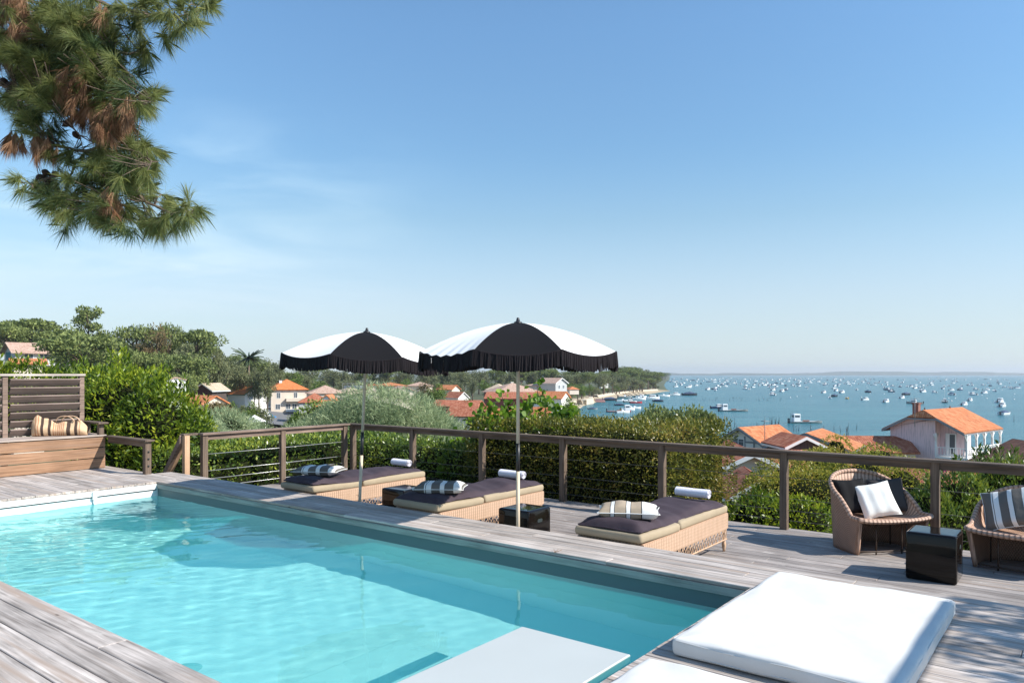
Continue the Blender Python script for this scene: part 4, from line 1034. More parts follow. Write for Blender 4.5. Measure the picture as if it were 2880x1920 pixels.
# feathery tamarisks behind the railing
def tamarisk(label, blobs, n, loc, seed):
    return bush('tamarisk_bush', label, 'bush', blobs, n, .19, .016, 'tamarisk', loc, up=.25, seed=seed, rnd=1.0, corek=.70, coremat='tamcore')
tamarisk('big feathery grey green tamarisk rising behind the railing between the parasol poles', [pb(1070,1215,20,1.75,1.3,1.15), pb(930,1260,19.6,1.3,1.1,.95), pb(1200,1260,19.8,1.2,1.1,1.05), pb(1060,1340,19,2.4,1.2,1.0), pb(1010,1190,21,1.1,.9,.72)], 60000, px(1060,1480,20), 90)
tamarisk('lower feathery tamarisk left of the left parasol pole', [pb(720,1285,18.6,1.1,.9,.55), pb(650,1300,18.2,.9,.8,.6), pb(850,1285,19,.9,.8,.55), pb(600,1275,20,.7,.7,.55)], 26000, px(700,1480,18.5), 110)
bush('shrub', 'round bright green shrub just left of the big tamarisk', 'shrub', [pb(905,1180,26,1.05,.8,.62), pb(880,1215,26,1.0,.8,.6)], 3500, .11, .05, 'pineC', px(890,1400,26), seed=130)
bush('shrub', 'pale feathery shrub with rusty patches left of the road', 'shrub', [pb(625,1228,34,1.7,1.2,1.1), pb(692,1235,36,1.1,1,.9), pb(580,1240,30,.9,1,.95), pb(560,1235,34,.8,1,.8)], 15000, .24, .03, 'tamarisk', px(640,1400,34), seed=131)
bush('shrub', 'reddish brown shrub above the pale one left of the road', 'shrub', [pb(612,1172,46,1.2,1.2,.72)], 2200, .22, .07, 'rust', px(610,1300,46), seed=132)
# vine shoots above the hedge
def vine(label, us, seed):
    x, y, z = px(us[0][0], 1200, 15); root = thing('vine', label, 'vine', (x, y, -1.6)); rs = np.random.RandomState(seed); m = MB(); PP, DD = [], []
    for u, v0, v1 in us:
        Yd = rs.uniform(14.4, 15.6); a = Vector(px(u+rs.uniform(-20, 20), v0, Yd)); b_ = Vector(px(u, v1, Yd+.1)); pts = []
        for k in range(9):
            t = k/8; p = a.lerp(b_, t)+Vector((.10*math.sin(4*t+u), .1*math.cos(3*t+u), .0)); pts.append(p)
            for _ in range(7): PP.append(tuple(p+Vector(rs.normal(0, .085, 3)))); DD.append(rs.normal(0, 1, 3)+np.array([0, -.3, -.4]))
        m.tube([Vector(px(u, 1330, Yd))]+pts, .008, 5)
    PP = np.array(PP); DD = unit(np.array(DD)); n = len(PP); side = unit(np.cross(DD, unit(rs.normal(0, 1, (n, 3))))); s_ = rs.uniform(.06, .125, n)[:, None]
    V = np.stack([PP, PP+DD*s_*.25+side*s_*.62, PP+DD*s_*.8+side*s_*.45, PP+DD*s_*1.15, PP+DD*s_*.8-side*s_*.45, PP+DD*s_*.25-side*s_*.62], 1).reshape(-1, 3)
    npmesh('leaves', V, np.arange(6*n).reshape(-1, 6), MT['vine'], root); m.build('stems', MT['bark'], root)
vine('bright green vine shoots rising above the hedge on both sides of the right parasol pole', [(1375,1210,1125),(1350,1215,1150),(1420,1205,1110),(1430,1210,1150),(1480,1205,1110),(1500,1200,1085),(1520,1210,1110),(1545,1205,1120),(1400,1210,1170),(1470,1215,1160),(1335,1230,1180)], 7)
vine('short vine tip above the hedge at the beach end', [(1588,1200,1150),(1605,1215,1165)], 9)
vine('vine with large pale leaves low at the left end of the tall hedge', [(1290,1330,1230),(1265,1330,1285),(1300,1330,1270)], 10)
# plants right of the hedge, beyond the railing
bush('yellowing_tree', 'yellow green small leaved tree behind the left armchair', 'tree', [pb(2230,1358,15.5,.85,.8,.58), pb(2335,1325,16.5,.8,.8,.5), pb(2430,1345,15.2,.85,.7,.58), pb(2540,1370,14.8,.6,.7,.55), pb(2280,1400,14.5,1.2,.8,.6), pb(2160,1390,15,.6,.7,.5), pb(2352,1262,17.5,.36,.3,.34), pb(2300,1300,16.5,.5,.4,.3), pb(2470,1290,16.5,.5,.4,.35)], 26000, .055, .026, 'yellowtree', px(2330,1650,15.5), seed=150, up=.2, parts=('crown','trunk'), corek=.55)
bush('laurel_bush', 'glossy green bush just beyond the deck left of the left armchair', 'bush', [pb(2130,1465,12.3,.62,.5,.40), pb(2240,1470,12.2,.7,.5,.42), pb(2070,1500,12.6,.45,.5,.35), pb(2200,1540,12.0,1.0,.5,.4)], 9000, .075, .030, 'laurel', px(2180,1700,12.3), seed=170, spikes=16, spike_h=.2)
bush('oleander_bush', 'dark green upright bush behind the sunlit cube table', 'bush', [pb(2700,1420,11.6,.50,.5,.50), pb(2790,1390,12,.45,.5,.55), pb(2610,1450,11.5,.40,.5,.42), pb(2860,1400,11.8,.5,.5,.6), pb(2740,1520,11.2,1.1,.5,.5), pb(2960,1400,11.8,.6,.5,.6)], 15000, .085, .024, 'hedge_dk', px(2740,1700,11.6), seed=180, spikes=44, spike_h=.32, up=.9)
bush('bougainvillea', 'small magenta flowering shrub below the pink house', 'shrub', [pb(2642,1322,24,.18,.15,.22)], 160, .06, .05, 'vine', px(2642,1400,24), seed=190)
MT['magenta'] = plain('magenta petals', (.42,.02,.22), .7)
bpy.data.objects[[o.name for o in bpy.data.objects if o.name.startswith('bougainvillea')][0]].children[0].data.materials[0] = MT['magenta']

# ---------------------------------------------------------------- far trees: a few crowns, copied
def crown_tree(name, kind, mat, seed, h=12.0):
    rs = np.random.RandomState(seed); root = thing(name, 'x', 'tree', (0, 0, 0)); blobs = []
    if kind == 'pine':                            # rounded flat-topped crown of clumps on a bare trunk
        for i in range(24):
            th = rs.uniform(0, 6.28); rr = 3.1*math.sqrt(rs.uniform(0, 1)); zt = h*.80 + 1.5*(1-(rr/3.3)**2)*rs.uniform(.3, 1) - .7*rs.uniform(0, 1)
            r = rs.uniform(.8, 1.35); blobs.append(((rr*math.cos(th), rr*math.sin(th), zt), (r, r, r*.62)))
        for i in range(9):
            th = rs.uniform(0, 6.28); rr = rs.uniform(1, 2.6); blobs.append(((rr*math.cos(th), rr*math.sin(th), h*rs.uniform(.55, .72)), (.9, .9, .5)))
    elif kind == 'tall':
        for i in range(30):
            z = h*rs.uniform(.35, .97); w = 2.7*(1-(z/h-.35)/.75)+.5; th = rs.uniform(0, 6.28); rr = w*math.sqrt(rs.uniform(.1, 1)); r = rs.uniform(.6, 1.1); blobs.append(((rr*math.cos(th), rr*math.sin(th), z), (r, r, r*.55)))
    else:
        for i in range(26):
            D = unit(rs.normal(0, 1, (1, 3)))[0]; f = rs.uniform(.3, 1); r = rs.uniform(.8, 1.5); blobs.append(((D[0]*2.6*f, D[1]*2.6*f, h*.60+D[2]*h*.30*f), (r, r, r*.8)))
    Ps, Ds = [], []
    for i, (c, r) in enumerate(blobs):
        p, d = blob_pts(c, r, 95, rs, seed+i, .6); Ps.append(p); Ds.append(d)
    Pt = np.concatenate(Ps); D = np.concatenate(Ds)
    V, Fc = cards(Pt-0, D*.5+rs.normal(0, .8, D.shape)+np.array([0, 0, .5]), .46, .21, rs)
    npmesh('crown', V, Fc, MT[mat], root)
    m = MB(); top = h*.8
    pts = [(0,0,-1.5),(.15,.1,h*.3),(-.1,.2,h*.55),(.1,0,top)]; m.tube(pts, [.28,.22,.17,.06], 7)
    for i in range(0, len(blobs), 2):
        c = blobs[i][0]; z0 = max(h*.35, c[2]-2.2); m.tube([(0,.1,z0), (c[0]*.5, c[1]*.5, (z0+c[2])/2), c], [.10,.06,.03], 4)
    m.build('trunk', MT['bark'], root)
    return root
PROTO = {
 'pine': [crown_tree('umbrella_pine', 'pine', 'pineA', 301), crown_tree('umbrella_pine', 'pine', 'pineA', 302), crown_tree('umbrella_pine', 'pine', 'pineA', 303)],
 'oak': [crown_tree('broadleaf_tree', 'oak', 'pineB', 311), crown_tree('broadleaf_tree', 'oak', 'pineB', 312), crown_tree('broadleaf_tree', 'oak', 'pineB', 313)],
 'green': [crown_tree('broadleaf_tree', 'oak', 'pineC', 321)],
 'rust': [crown_tree('broadleaf_tree', 'oak', 'rust', 331)],
 'tall': [crown_tree('tall_pine', 'tall', 'pineA', 341)],
}
used = set(); TREES = []
def tree(kind, u, vtop, Y, label, wpx=None, group=None):
    """put a tree so that its top stands at (u, vtop) as seen at distance Y; its foot on the ground"""
    for _ in range(40):
        x, y, zt = px(u, vtop, Y); xa, ya = np.array([x]), np.array([y])
        if in_sea(xa, ya)[0] or dcoast(xa, ya)[0] < 9: Y *= 1.025
        else: break
    zg = hz(x, y); H_ = zt - zg
    if H_ < 1.5: return None
    k = random.randrange(len(PROTO[kind])); pr = PROTO[kind][k]; sz = H_/12.3
    sx = (wpx/F*Y/6.6) if wpx else max(sz*.9, .62)
    sx = min(sx, sz*1.7)
    rz_ = random.uniform(0, 6.28)
    if pr.name in used: r = copy_thing(pr, (x, y, zg), rz_, (sx, sx, sz), label)
    else: used.add(pr.name); r = pr; r.location = (x, y, zg); r.rotation_euler = (0, 0, rz_); r.scale = (sx, sx, sz); r['label'] = label
    if group: r['group'] = group
    elif 'group' in r.keys(): del r['group']
    TREES.append(r); return r
# individually recognisable ones
tree('tall', 252, 850, 175, 'tallest pine standing alone above the skyline at the left', 125)
tree('pine', 90, 876, 165, 'wide umbrella pine with see-through crown at the far left skyline', 170)
tree('pine', 190, 905, 155, 'bright rounded pine just left of the tallest pine', 150)
tree('pine', 20, 885, 150, 'pine cut by the left edge of the photo', 120)
tree('pine', 230, 912, 135, 'broad dark pine overhanging the pale roof of the teal house', 190)
tree('pine', 385, 890, 160, 'first of two high pines right of the tallest pine, with open branches', 110)
tree('rust', 440, 896, 158, 'tree with rust brown crown between two high pines', 100)
tree('pine', 475, 886, 165, 'dark pine peak beside the rust brown tree', 70)
tree('pine', 555, 902, 170, 'flat topped umbrella pine at the right end of the high wood', 130)
tree('oak', 520, 925, 160, 'grey green leafy tree below the flat topped umbrella pine', 120)
tree('oak', 610, 950, 175, 'thin crowned tree where the high wood falls away', 60)
tree('green', 905, 1062, 230, 'bright green round tree right of the hipped roof hotel, under the left parasol', 95)
tree('rust', 1195, 1065, 190, 'autumn tinted tree under the gap between the two parasols', 70)
tree('green', 1228, 1068, 185, 'fresh green tree beside the autumn tinted one between the parasols', 75)
tree('oak', 1070, 1062, 215, 'slim olive coloured tree right of the left parasol pole', 40)
tree('green', 1605, 1105, 150, 'sunny green tree on the slope above the beach steps', 70)
tree('pine', 1835, 1112, 60, 'round topped pine rising over the hedge, the smaller of two', 120)
tree('pine', 1932, 1108, 58, 'round topped pine rising over the hedge, the larger of two', 135)
tree('pine', 1990, 1120, 57, 'pine merging with the right side of the larger round topped pine', 85)
tree('oak', 1530, 1125, 130, 'dark bushy tree behind the vine right of the right parasol pole', 60)
tree('oak', 1325, 1108, 150, 'dark bushy tree left of the vine shoots', 70)
gw = 'trees of the wooded hillside at the left'
def wood_row(n, u0, u1, v0, v1, Y0, Y1, kinds, label, group, wp=(70, 120), jit=9):
    for i in range(n):
        t = (i+random.uniform(.1,.9))/n; u = u0+(u1-u0)*t
        tree(random.choice(kinds), u, v0+(v1-v0)*t+random.uniform(-jit, jit), random.uniform(Y0, Y1), label, random.uniform(*wp), group)
wood_row(7, -60, 330, 900, 935, 170, 190, ['pine','pine','oak'], 'pine in the back row of the hillside wood above the teal house', gw)
wood_row(8, 320, 640, 925, 960, 165, 190, ['pine','oak','oak'], 'tree in the back row of the hillside wood right of the tallest pine', gw)
wood_row(8, 200, 590, 958, 990, 135, 150, ['pine','oak','pine'], 'tree in the middle of the hillside wood', gw, (80, 125))
wood_row(8, 190, 540, 1000, 1035, 112, 128, ['oak','pine','oak'], 'tree in the lower part of the hillside wood', gw, (75, 110))
wood_row(5, -50, 60, 985, 1000, 125, 135, ['oak','pine'], 'tree beside the teal house at the left edge', gw, (60, 90))
wood_row(9, 640, 800, 985, 1000, 210, 250, ['oak','oak','pine'], 'tree on the ridge behind the hotel', 'trees on the ridge left of the parasols', (55, 85), 6)
wood_row(12, 640, 860, 1020, 1045, 235, 262, ['oak','oak','pine','green'], 'tree on the slope behind the hotel', 'trees on the ridge left of the parasols', (50, 80), 6)
wood_row(5, 655, 765, 1002, 1010, 176, 188, ['oak','oak'], 'tree around the foot of the palm on the ridge', 'trees on the ridge left of the parasols', (45, 60), 4)
wood_row(6, 1500, 1740, 1030, 1036, 440, 470, ['oak','pine'], 'tree at the back of the slope above the beach', 'trees on the slope above the beach', (36, 50), 3)
wood_row(8, 470, 745, 1052, 1072, 205, 225, ['oak','oak','green'], 'bushy tree directly behind the row of small houses', 'trees behind the small houses', (50, 75), 5)
wood_row(6, 625, 750, 1114, 1124, 120, 140, ['oak','green','oak'], 'dark garden tree in front of the small houses', 'garden trees in the village', (45, 70), 5)
wood_row(5, 400, 560, 1092, 1112, 118, 128, ['oak','green'], 'garden tree by the white tower house', 'garden trees in the village', (45, 70), 5)
wood_row(5, 800, 900, 1150, 1158, 95, 110, ['green','oak'], 'hedge tree beside the road', 'garden trees in the village', (40, 60), 3)
wood_row(17, 850, 1300, 1020, 1030, 330, 380, ['oak','oak','pine'], 'tree of the wood seen below the left parasol', 'trees of the wood behind the village', (45, 70), 4)
wood_row(15, 1200, 1500, 1024, 1034, 380, 440, ['oak','pine','oak'], 'tree of the wood seen below the right parasol', 'trees of the wood behind the village', (45, 65), 3)
wood_row(18, 860, 1480, 1056, 1064, 290, 325, ['oak','oak','green'], 'tree in the nearer edge of the wood behind the village', 'trees of the wood behind the village', (40, 60), 4)
wood_row(10, 940, 1330, 1078, 1086, 235, 290, ['oak','green','oak'], 'village tree among the far roofs', 'village trees among the roofs', (30, 50), 4)
wood_row(14, 1450, 1760, 1028, 1040, 380, 420, ['oak','pine','oak'], 'tall trunked pine on the slope above the beach', 'trees on the slope above the beach', (40, 60), 4)
wood_row(14, 1560, 1760, 1068, 1088, 330, 360, ['oak','oak','green'], 'bushy tree on the slope just above the sea wall', 'trees on the slope above the beach', (45, 70), 5)
wood_row(7, 1570, 1690, 1092, 1102, 285, 330, ['oak','green','oak'], 'low tree directly behind the sea wall', 'trees on the slope above the beach', (35, 55), 4)
wood_row(14, 1735, 1850, 1026, 1038, 520, 640, ['oak','pine','oak'], 'pine on the headland at the end of the beach', 'trees on the headland', (40, 60), 6)
wood_row(9, 1725, 1862, 1072, 1080, 445, 475, ['oak','oak'], 'low tree at the foot of the headland', 'trees on the headland', (34, 46), 3)
wood_row(12, 1725, 1862, 1048, 1062, 480, 520, ['oak','oak','pine'], 'tree on the seaward slope of the headland', 'trees on the headland', (36, 52), 5)
wood_row(20, 1838, 1882, 1042, 1049, 760, 1500, ['oak','pine'], 'distant pine on the second headland', 'trees on the second headland', (14, 22), 2)
wood_row(4, 2000, 2380, 1262, 1285, 62, 70, ['oak','green'], 'garden tree between the waterfront roofs', 'garden trees on the waterfront', (40, 60), 5)
# palm crown on the ridge
x, y, z = px(700, 1010, 190); pr = thing('palm_tree', 'spiky palm crown on the ridge above the small houses', 'palm tree', (x, y, hz(x, y)))
m = MB(); rs = np.random.RandomState(5)
for i in range(54):
    a = rs.uniform(0, 6.28); el = rs.uniform(.0, 1.0); ln = rs.uniform(2.8, 4.4); pts = []
    for k in range(6):
        t = k/5; pts.append(Vector((x+math.cos(a)*ln*t, y+math.sin(a)*ln*t, z+.2+ln*(t*el-.75*t*t*(.4+.3*(1-el))))))
    sd = Vector((-math.sin(a), math.cos(a), 0)); w = .30
    for k in range(5):
        for s_ in (-1, 1):
            m.add([pts[k], pts[k+1], pts[k+1]+sd*s_*w*(1-.15*k)+Vector((0,0,-.22)), pts[k]+sd*s_*w*(1-.15*(k-1))*.9+Vector((0,0,-.22))], [(0,1,2,3)])
m.build('fronds', leaf('palm fronds', [(.03,.05,.022),(.06,.085,.035),(.09,.12,.05)], trans=.15, clump=.5), pr)
MB().tube([(x, y, hz(x, y)-.5), (x, y, z+.3)], [.3,.22], 8).build('trunk', MT['bark'], pr)
# ---------------------------------------------------------------- houses
def frame_of(cx, cy, rot):
    c, s_ = math.cos(rot), math.sin(rot)
    return lambda x, y, z: (cx+x*c-y*s_, cy+x*s_+y*c, z)
def roof_mesh(M, w, d, ze, zr, kind, ov=.45, th=.16, clip=(0, 0)):
    """gable ridge runs along y; hip all round; clip = share of the gable end that is hipped (front, back)"""
    m = MB(); X, Yh = w/2+ov, d/2+ov; sl = (zr-ze)/(w/2); ze2 = ze-ov*sl
    def q(*p): m.add([M(*a) for a in p], [tuple(range(len(p)))])
    if kind == 'hip':
        hl = max(0, Yh-X*.98)
        A, B_, C, D = (-X,-Yh,ze2), (X,-Yh,ze2), (X,Yh,ze2), (-X,Yh,ze2); E_, G_ = (0,-hl,zr), (0,hl,zr)
        q(A, B_, E_); q(B_, C, G_, E_); q(C, D, G_); q(D, A, E_, G_)
        ed = [(A,B_),(B_,C),(C,D),(D,A)]
    else:
        cf, cb = clip
        def end(y, sgn, c):
            if not c: return [(-X, y, ze2), (0, y, zr), (X, y, ze2)], None
            zc = zr-(zr-ze)*c; xc = (zr-zc)/sl; yr = y - sgn*(zr-zc)*.6
            return [(-X, y, ze2), (-xc, y, zc), (0, yr, zr), (xc, y, zc), (X, y, ze2)], ((-xc, y, zc), (xc, y, zc), (0, yr, zr))
        f, fh = end(-Yh, -1, cf); b_, bh = end(Yh, 1, cb)
        rf = f[1] if not cf else f[2]; rb = b_[1] if not cb else b_[2]
        left = [f[0]] + ([f[1]] if cf else []) + [rf, rb] + ([b_[1]] if cb else []) + [b_[0]]
        right = [f[-1]] + ([f[-2]] if cf else []) + [rf, rb] + ([b_[-2]] if cb else []) + [b_[-1]]
        q(*left[::-1]); q(*right)
        if fh: q(*fh)
        if bh: q(bh[1], bh[0], bh[2])
        ed = []
    return m, ze2
def house(name, label, u, Y, ve, vr, w, d, rot, kind, tile, wall, ov=.45, clip=(0,0), wins=(), chim=(), trim=None, base=None, group=None, extra=None, shift=0.0):
    cx, cy, _ = px(u, ve, Y); ze = EYE-(ve-HZ)/F*Y; zr = EYE-(vr-HZ)/F*Y; zb = hz(cx, cy)-1.2 if base is None else base
    rot = R(rot); M = frame_of(cx, cy, rot); root = thing(name, label, 'house', (cx, cy, zb), group=group)
    m = MB(); a, b_ = w/2, d/2
    vs = [M(-a,-b_,zb), M(a,-b_,zb), M(a,b_,zb), M(-a,b_,zb), M(-a,-b_,ze), M(a,-b_,ze), M(a,b_,ze), M(-a,b_,ze)]
    fs = [(0,1,5,4), (1,2,6,5), (2,3,7,6), (3,0,4,7)]
    if kind == 'gable':
        dz = -.06
        for s_, (i, j), c in ((-1, (4, 5), clip[0]), (1, (6, 7), clip[1])):
            if c:
                zc = zr-(zr-ze)*c; xc = a*c; k = len(vs); vs += [M(xc*(1 if s_ < 0 else -1), s_*b_, zc+dz), M(xc*(-1 if s_ < 0 else 1), s_*b_, zc+dz)]; fs.append((i, j, k, k+1))
            else: k = len(vs); vs.append(M(0, s_*b_, zr+dz)); fs.append((i, j, k))
    m.add(vs, fs); m.build('wall', MT[wall], root)
    rm, ze2 = roof_mesh(M, w, d, ze+.05, zr+.05, kind, ov, clip=clip); ro = rm.build('roof', MT[tile], root, sol=.16)
    if trim:                                       # bargeboards and eaves boards
        m = MB(); X, Yh = w/2+ov, d/2+ov
        if kind == 'gable':
            for y in (-Yh-.03, Yh+.03):
                for sg in (-1, 1):
                    x1 = 0 if not clip[0 if y < 0 else 1] else a*clip[0 if y < 0 else 1]*sg
                    z1 = zr-(zr-ze)*(clip[0 if y < 0 else 1])
                    p0, p1 = (sg*X, ze2-.12), (x1, z1-.08)
                    vv = [M(p[0], y+o, p[1]+h) for p in (p0, p1) for o in (-.03, .03) for h in (-.06, .16)]
                    m.add(vv, [(0,1,3,2),(4,6,7,5),(0,4,5,1),(2,3,7,6),(1,5,7,3),(0,2,6,4)])
        for sg in (-1, 1): m.box((sg*X-.05, -Yh, ze2-.16), (sg*X+.05, Yh, ze2-.02), M=M)
        m.build('trim', MT[trim], root)
    for (fc, xx, zz, ww, hh) in wins:
        zt = ze-zz
        def W(x0, x1, z0, z1, o0, o1):
            if fc == 'f': return ((x0, -b_-o1, z0), (x1, -b_-o0, z1))
            if fc == 'r': return ((a+o0, x0, z0), (a+o1, x1, z1))
            return ((-a-o1, x0, z0), (-a-o0, x1, z1))
        m = MB(); t = .07
        for q in ((xx-ww/2-t, xx-ww/2, zt-hh-t, zt+t), (xx+ww/2, xx+ww/2+t, zt-hh-t, zt+t), (xx-ww/2, xx+ww/2, zt, zt+t), (xx-ww/2, xx+ww/2, zt-hh-t, zt-hh), (xx-.03, xx+.03, zt-hh, zt)):
            p0, p1 = W(*q, 0.0, .06); m.box(p0, p1, M=M)
        fo = m.build('window', MT['white'], root)
        p0, p1 = W(xx-ww/2, xx+ww/2, zt-hh, zt, 0.0, .03); m = MB(); m.box(p0, p1, M=M); m.build('pane', MT['glass'], fo)
    for (x, y, h, mat) in chim:
        m = MB(); z0 = ze; m.box((x-.35, y-.25, z0), (x+.35, y+.25, zr+h-.12), M=M); m.box((x-.42, y-.32, zr+h-.12), (x+.42, y+.32, zr+h), M=M); m.build('chimney', MT[mat], root)
    return root, M, ze, zr, zb, a, b_
H = house
def wn(fc, xs, zz, ww=.9, hh=1.2): return [(fc, x, zz, ww, hh) for x in xs]
# left hillside and village
r_, M_, ze, zr, zb, a, b_ = H('house', 'teal boarded house with a wide pale pink roof among the pines at the left', 108, 145, 990, 966, 6.4, 9.5, -42, 'gable', 'tile_p', 'wall_g', .8, chim=[(0,1.5,.6,'brick')], wins=wn('r',[-2.5,0,2.5],.3,1.4,1.6))
m = MB(); m.box((-2.4,-b_-.03,ze-3.2), (.6,-b_-.003,ze-.1), M=M_); m.build('teal_panel', MT['wall_t'], r_)
m = MB(); m.box((a+.3,-4,ze-2.6), (a+2.2,4,ze-2.4), M=M_); m.build('terrace', MT['white'], r_)
H('house', 'low orange roof half hidden behind the laurel shoots below the teal house', 78, 100, 1021, 1010, 2.6, 3.4, -50, 'gable', 'tile_o', 'wall_c')
r_, M_, ze, zr, zb, a, b_ = H('tower_house', 'narrow white three storey house behind the laurel bush', 495, 105, 1068, 1062, 2.4, 3.0, 25, 'gable', 'tile_p', 'wall_w', .15, wins=wn('f',[0],1.9,.9,.9)+wn('f',[.2],3.6,.6,.8))
m = MB(); m.box((-.9,-b_-.9,ze-1.75), (1.25,-b_-.003,ze-1.1), M=M_); m.build('balcony', MT['white'], r_)
r_, M_, ze, zr, zb, a, b_ = H('chalet', 'small chalet with white bargeboards and a pink awning', 594, 150, 1094, 1078, 3.6, 5, -12, 'gable', 'tile_s', 'wall_k', .55, trim='white', base=-8)
m = MB(); m.box((-1.6,-b_-1.3,ze-1.35), (1.6,-b_-.003,ze-1.2), M=M_); m.build('awning', MT['pinkp'], r_)
for x in (-1.5, 0, 1.5): m = MB(); m.box((x-.06,-b_-1.25,zb), (x+.06,-b_-1.13,ze-1.36), M=M_); m.build('porch_post', MT['white'], r_)
H('house', 'house with bright orange roof, white gable and green bargeboards left of the hotel', 695, 185, 1106, 1085, 6.0, 7.5, 52, 'gable', 'tile_b', 'wall_w', .4, trim='greenp', wins=wn('f',[-1.4,1.0],.2,1.0,1.1), chim=[(-.8,1.5,.5,'brick')])
H('house', 'low salmon roofed house in front of the chalet', 565, 112, 1132, 1113, 4.2, 6.0, 62, 'gable', 'tile_o', 'wall_c', .4)
# hotel: three storeys under a hipped roof
r_, M_, ze, zr, zb, a, b_ = H('hotel', 'three storey cream hotel with a bright orange hipped roof facing the road', 806, 200, 1092, 1067, 9.0, 9.6, 24, 'hip', 'tile_b', 'wall_c', .6, wins=wn('f',[-2.6,1.7],1.0,.85,1.4)+wn('f',[-2.8,-.2,1.4,3.0],4.0,1.1,1.3)+wn('r',[-2.0,1.6],1.0,.6,1.0)+wn('r',[-1.8,1.6],4.0,.6,1.0), chim=[(-1.8,-2.0,-.2,'white')], base=-10.2)
m = MB(); m.box((-.8,-b_-1.2,ze-3.3), (4.3,-b_-.003,ze-2.5), M=M_); m.build('balcony', MT['wall_c'], r_)
m = MB(); m.box((-.9,-b_-1.5,ze-6.0), (4.6,-b_-.003,ze-5.4), M=M_); m.build('shop_awning', MT['white'], r_)
m = MB(); m.box((-.5,-b_-.06,zb), (4.2,-b_-.004,ze-6.2), M=M_); m.build('shop_window', MT['glass'], r_)
m = MB()
for p, q in (((a+.10,-.75,ze-3.5),(a+.2,.35,ze-3.15)), ((a+.09,-.38,ze-3.85),(a+.21,-.03,ze-2.8))): m.box(p, q, M=M_)
m.build('pharmacy_cross', MT['greenp'], r_)
H('house', 'house with a dusty pink hipped roof directly right of the hotel', 915, 190, 1104, 1084, 8.5, 9, 20, 'hip', 'tile_p', 'wall_c', .4)
H('house', 'brick coloured lower roof between hotel and the white triangular gable', 885, 165, 1129, 1106, 6.5, 6, 15, 'hip', 'tile_r', 'wall_g', .3)
H('house', 'small house with white triangular gable facing the camera, right of the hotel', 926, 150, 1127, 1110, 2.7, 5, 0, 'gable', 'tile_o', 'wall_w', .25, wins=wn('f',[0],-.3,.7,.7))
H('house', 'low orange roof in front of the white triangular gable', 935, 130, 1141, 1126, 4.5, 4.6, 80, 'gable', 'tile_b', 'wall_c', .3)
H('house', 'wide sandy roofed building left of the left parasol pole', 985, 205, 1106, 1090, 9, 10, 30, 'hip', 'tile_s', 'wall_g', .4)
r_ = thing('scaffold', 'grey scaffolding deck above the sandy roofs by the left parasol pole', 'scaffolding', px(992, 1098, 225)); M_ = frame_of(*px(992, 1098, 225)[:2], 0); zt = px(0, 1079, 225)[2]
m = MB(); m.box((-2.3,-2,zt-1.55), (2.6,2,zt-.55), M=M_); m.build('sheeting', MT['greytrim'], r_)
m = MB()
for x in (-2.6,-1,.6,2.4): m.box((x-.04,-2.1,zt-6), (x+.04,-2.02,zt+.3), M=M_)
for z in (-.1, .2): m.box((-2.6,-2.1,zt+z-.03), (2.6,-2.04,zt+z+.03), M=M_)
m.build('tubes', MT['steel'], r_)
for k, (u, Y, ve, vr, w, d, ro, ti, lb) in enumerate((
 (1045,215,1092,1080,3.2,4,30,'tile_o','tiny orange roof touching the left parasol pole on its right'),
 (1098,250,1084,1076,10,9,15,'tile_o','long low orange roof seen over the top of the big tamarisk'),
 (1128,215,1098,1086,6,8,20,'tile_p','pale roof just above the top of the big tamarisk'),
 (1180,262,1084,1075,7,8,-10,'tile_p','pink roof behind the autumn tinted tree'),
 (1262,260,1094,1083,5,6,60,'tile_o','small orange roof right of the two green trees between the parasols'),
 (1402,250,1094,1080,6,7,-20,'tile_s','sandy roof left of the big red walled hall'),
)): H('house', lb, u, Y, ve, vr, w, d, ro, 'hip' if k % 2 else 'gable', ti, 'wall_c')
H('house', 'red roofed cottage with a white gable left of the vine', 1284, 215, 1117, 1102, 4.2, 5.6, 48, 'gable', 'tile_r', 'wall_w', .3, trim='white')
H('house', 'long terracotta roof at the left foot of the vine', 1290, 150, 1141, 1126, 6, 9, 78, 'gable', 'tile_r', 'wall_r', .3)
H('house', 'weathered orange roof lower left of the vine', 1322, 125, 1167, 1143, 5, 6.5, 70, 'gable', 'tile_r', 'wall_c', .3)
H('market_hall', 'broad hall with red walls and a pale roof right of the right parasol pole', 1440, 222, 1100, 1077, 13, 13, 20, 'hip', 'tile_p', 'wall_r', .8, chim=[(0,0,.3,'white')])
H('house', 'long brick coloured roof in front of the broad hall', 1440, 185, 1119, 1103, 8, 12, 82, 'gable', 'tile_r', 'wall_r', .4)
H('house', 'grey white two storey house with a pink roof on the slope behind the beach', 1552, 255, 1076, 1063, 6.5, 8, 50, 'gable', 'tile_p', 'wall_g', .5, wins=wn('f',[-1.2,1.2],.8,.9,1.1), trim='white', base=-9)
H('house', 'low annex with a flat pale roof left of the grey white house', 1510, 258, 1084, 1078, 5, 6, 40, 'hip', 'tile_p', 'wall_g', .5)
H('house', 'bright orange roof with white end wall where the beach begins', 1550, 165, 1118, 1101, 4.6, 7, 62, 'gable', 'tile_o', 'wall_w', .3)
H('house', 'small pink roof between the trees above the grey white house', 1608, 300, 1094, 1087, 4, 5, 20, 'hip', 'tile_o', 'wall_c', .3, base=-6.5)
H('house', 'orange roofed hut at the hedge top right of the pole', 1508, 100, 1172, 1146, 3.8, 4.6, 62, 'gable', 'tile_o', 'wall_w', .3)
H('house', 'cottage with an orange roof partly behind the vine shoots', 1430, 105, 1172, 1150, 4, 5, 70, 'gable', 'tile_o', 'wall_w', .3)
H('house', 'tiny terracotta roof under the right end of the right parasol', 1697, 452, 1075, 1068, 4.5, 5, 10, 'hip', 'tile_o', 'wall_w', .3, base=-7)
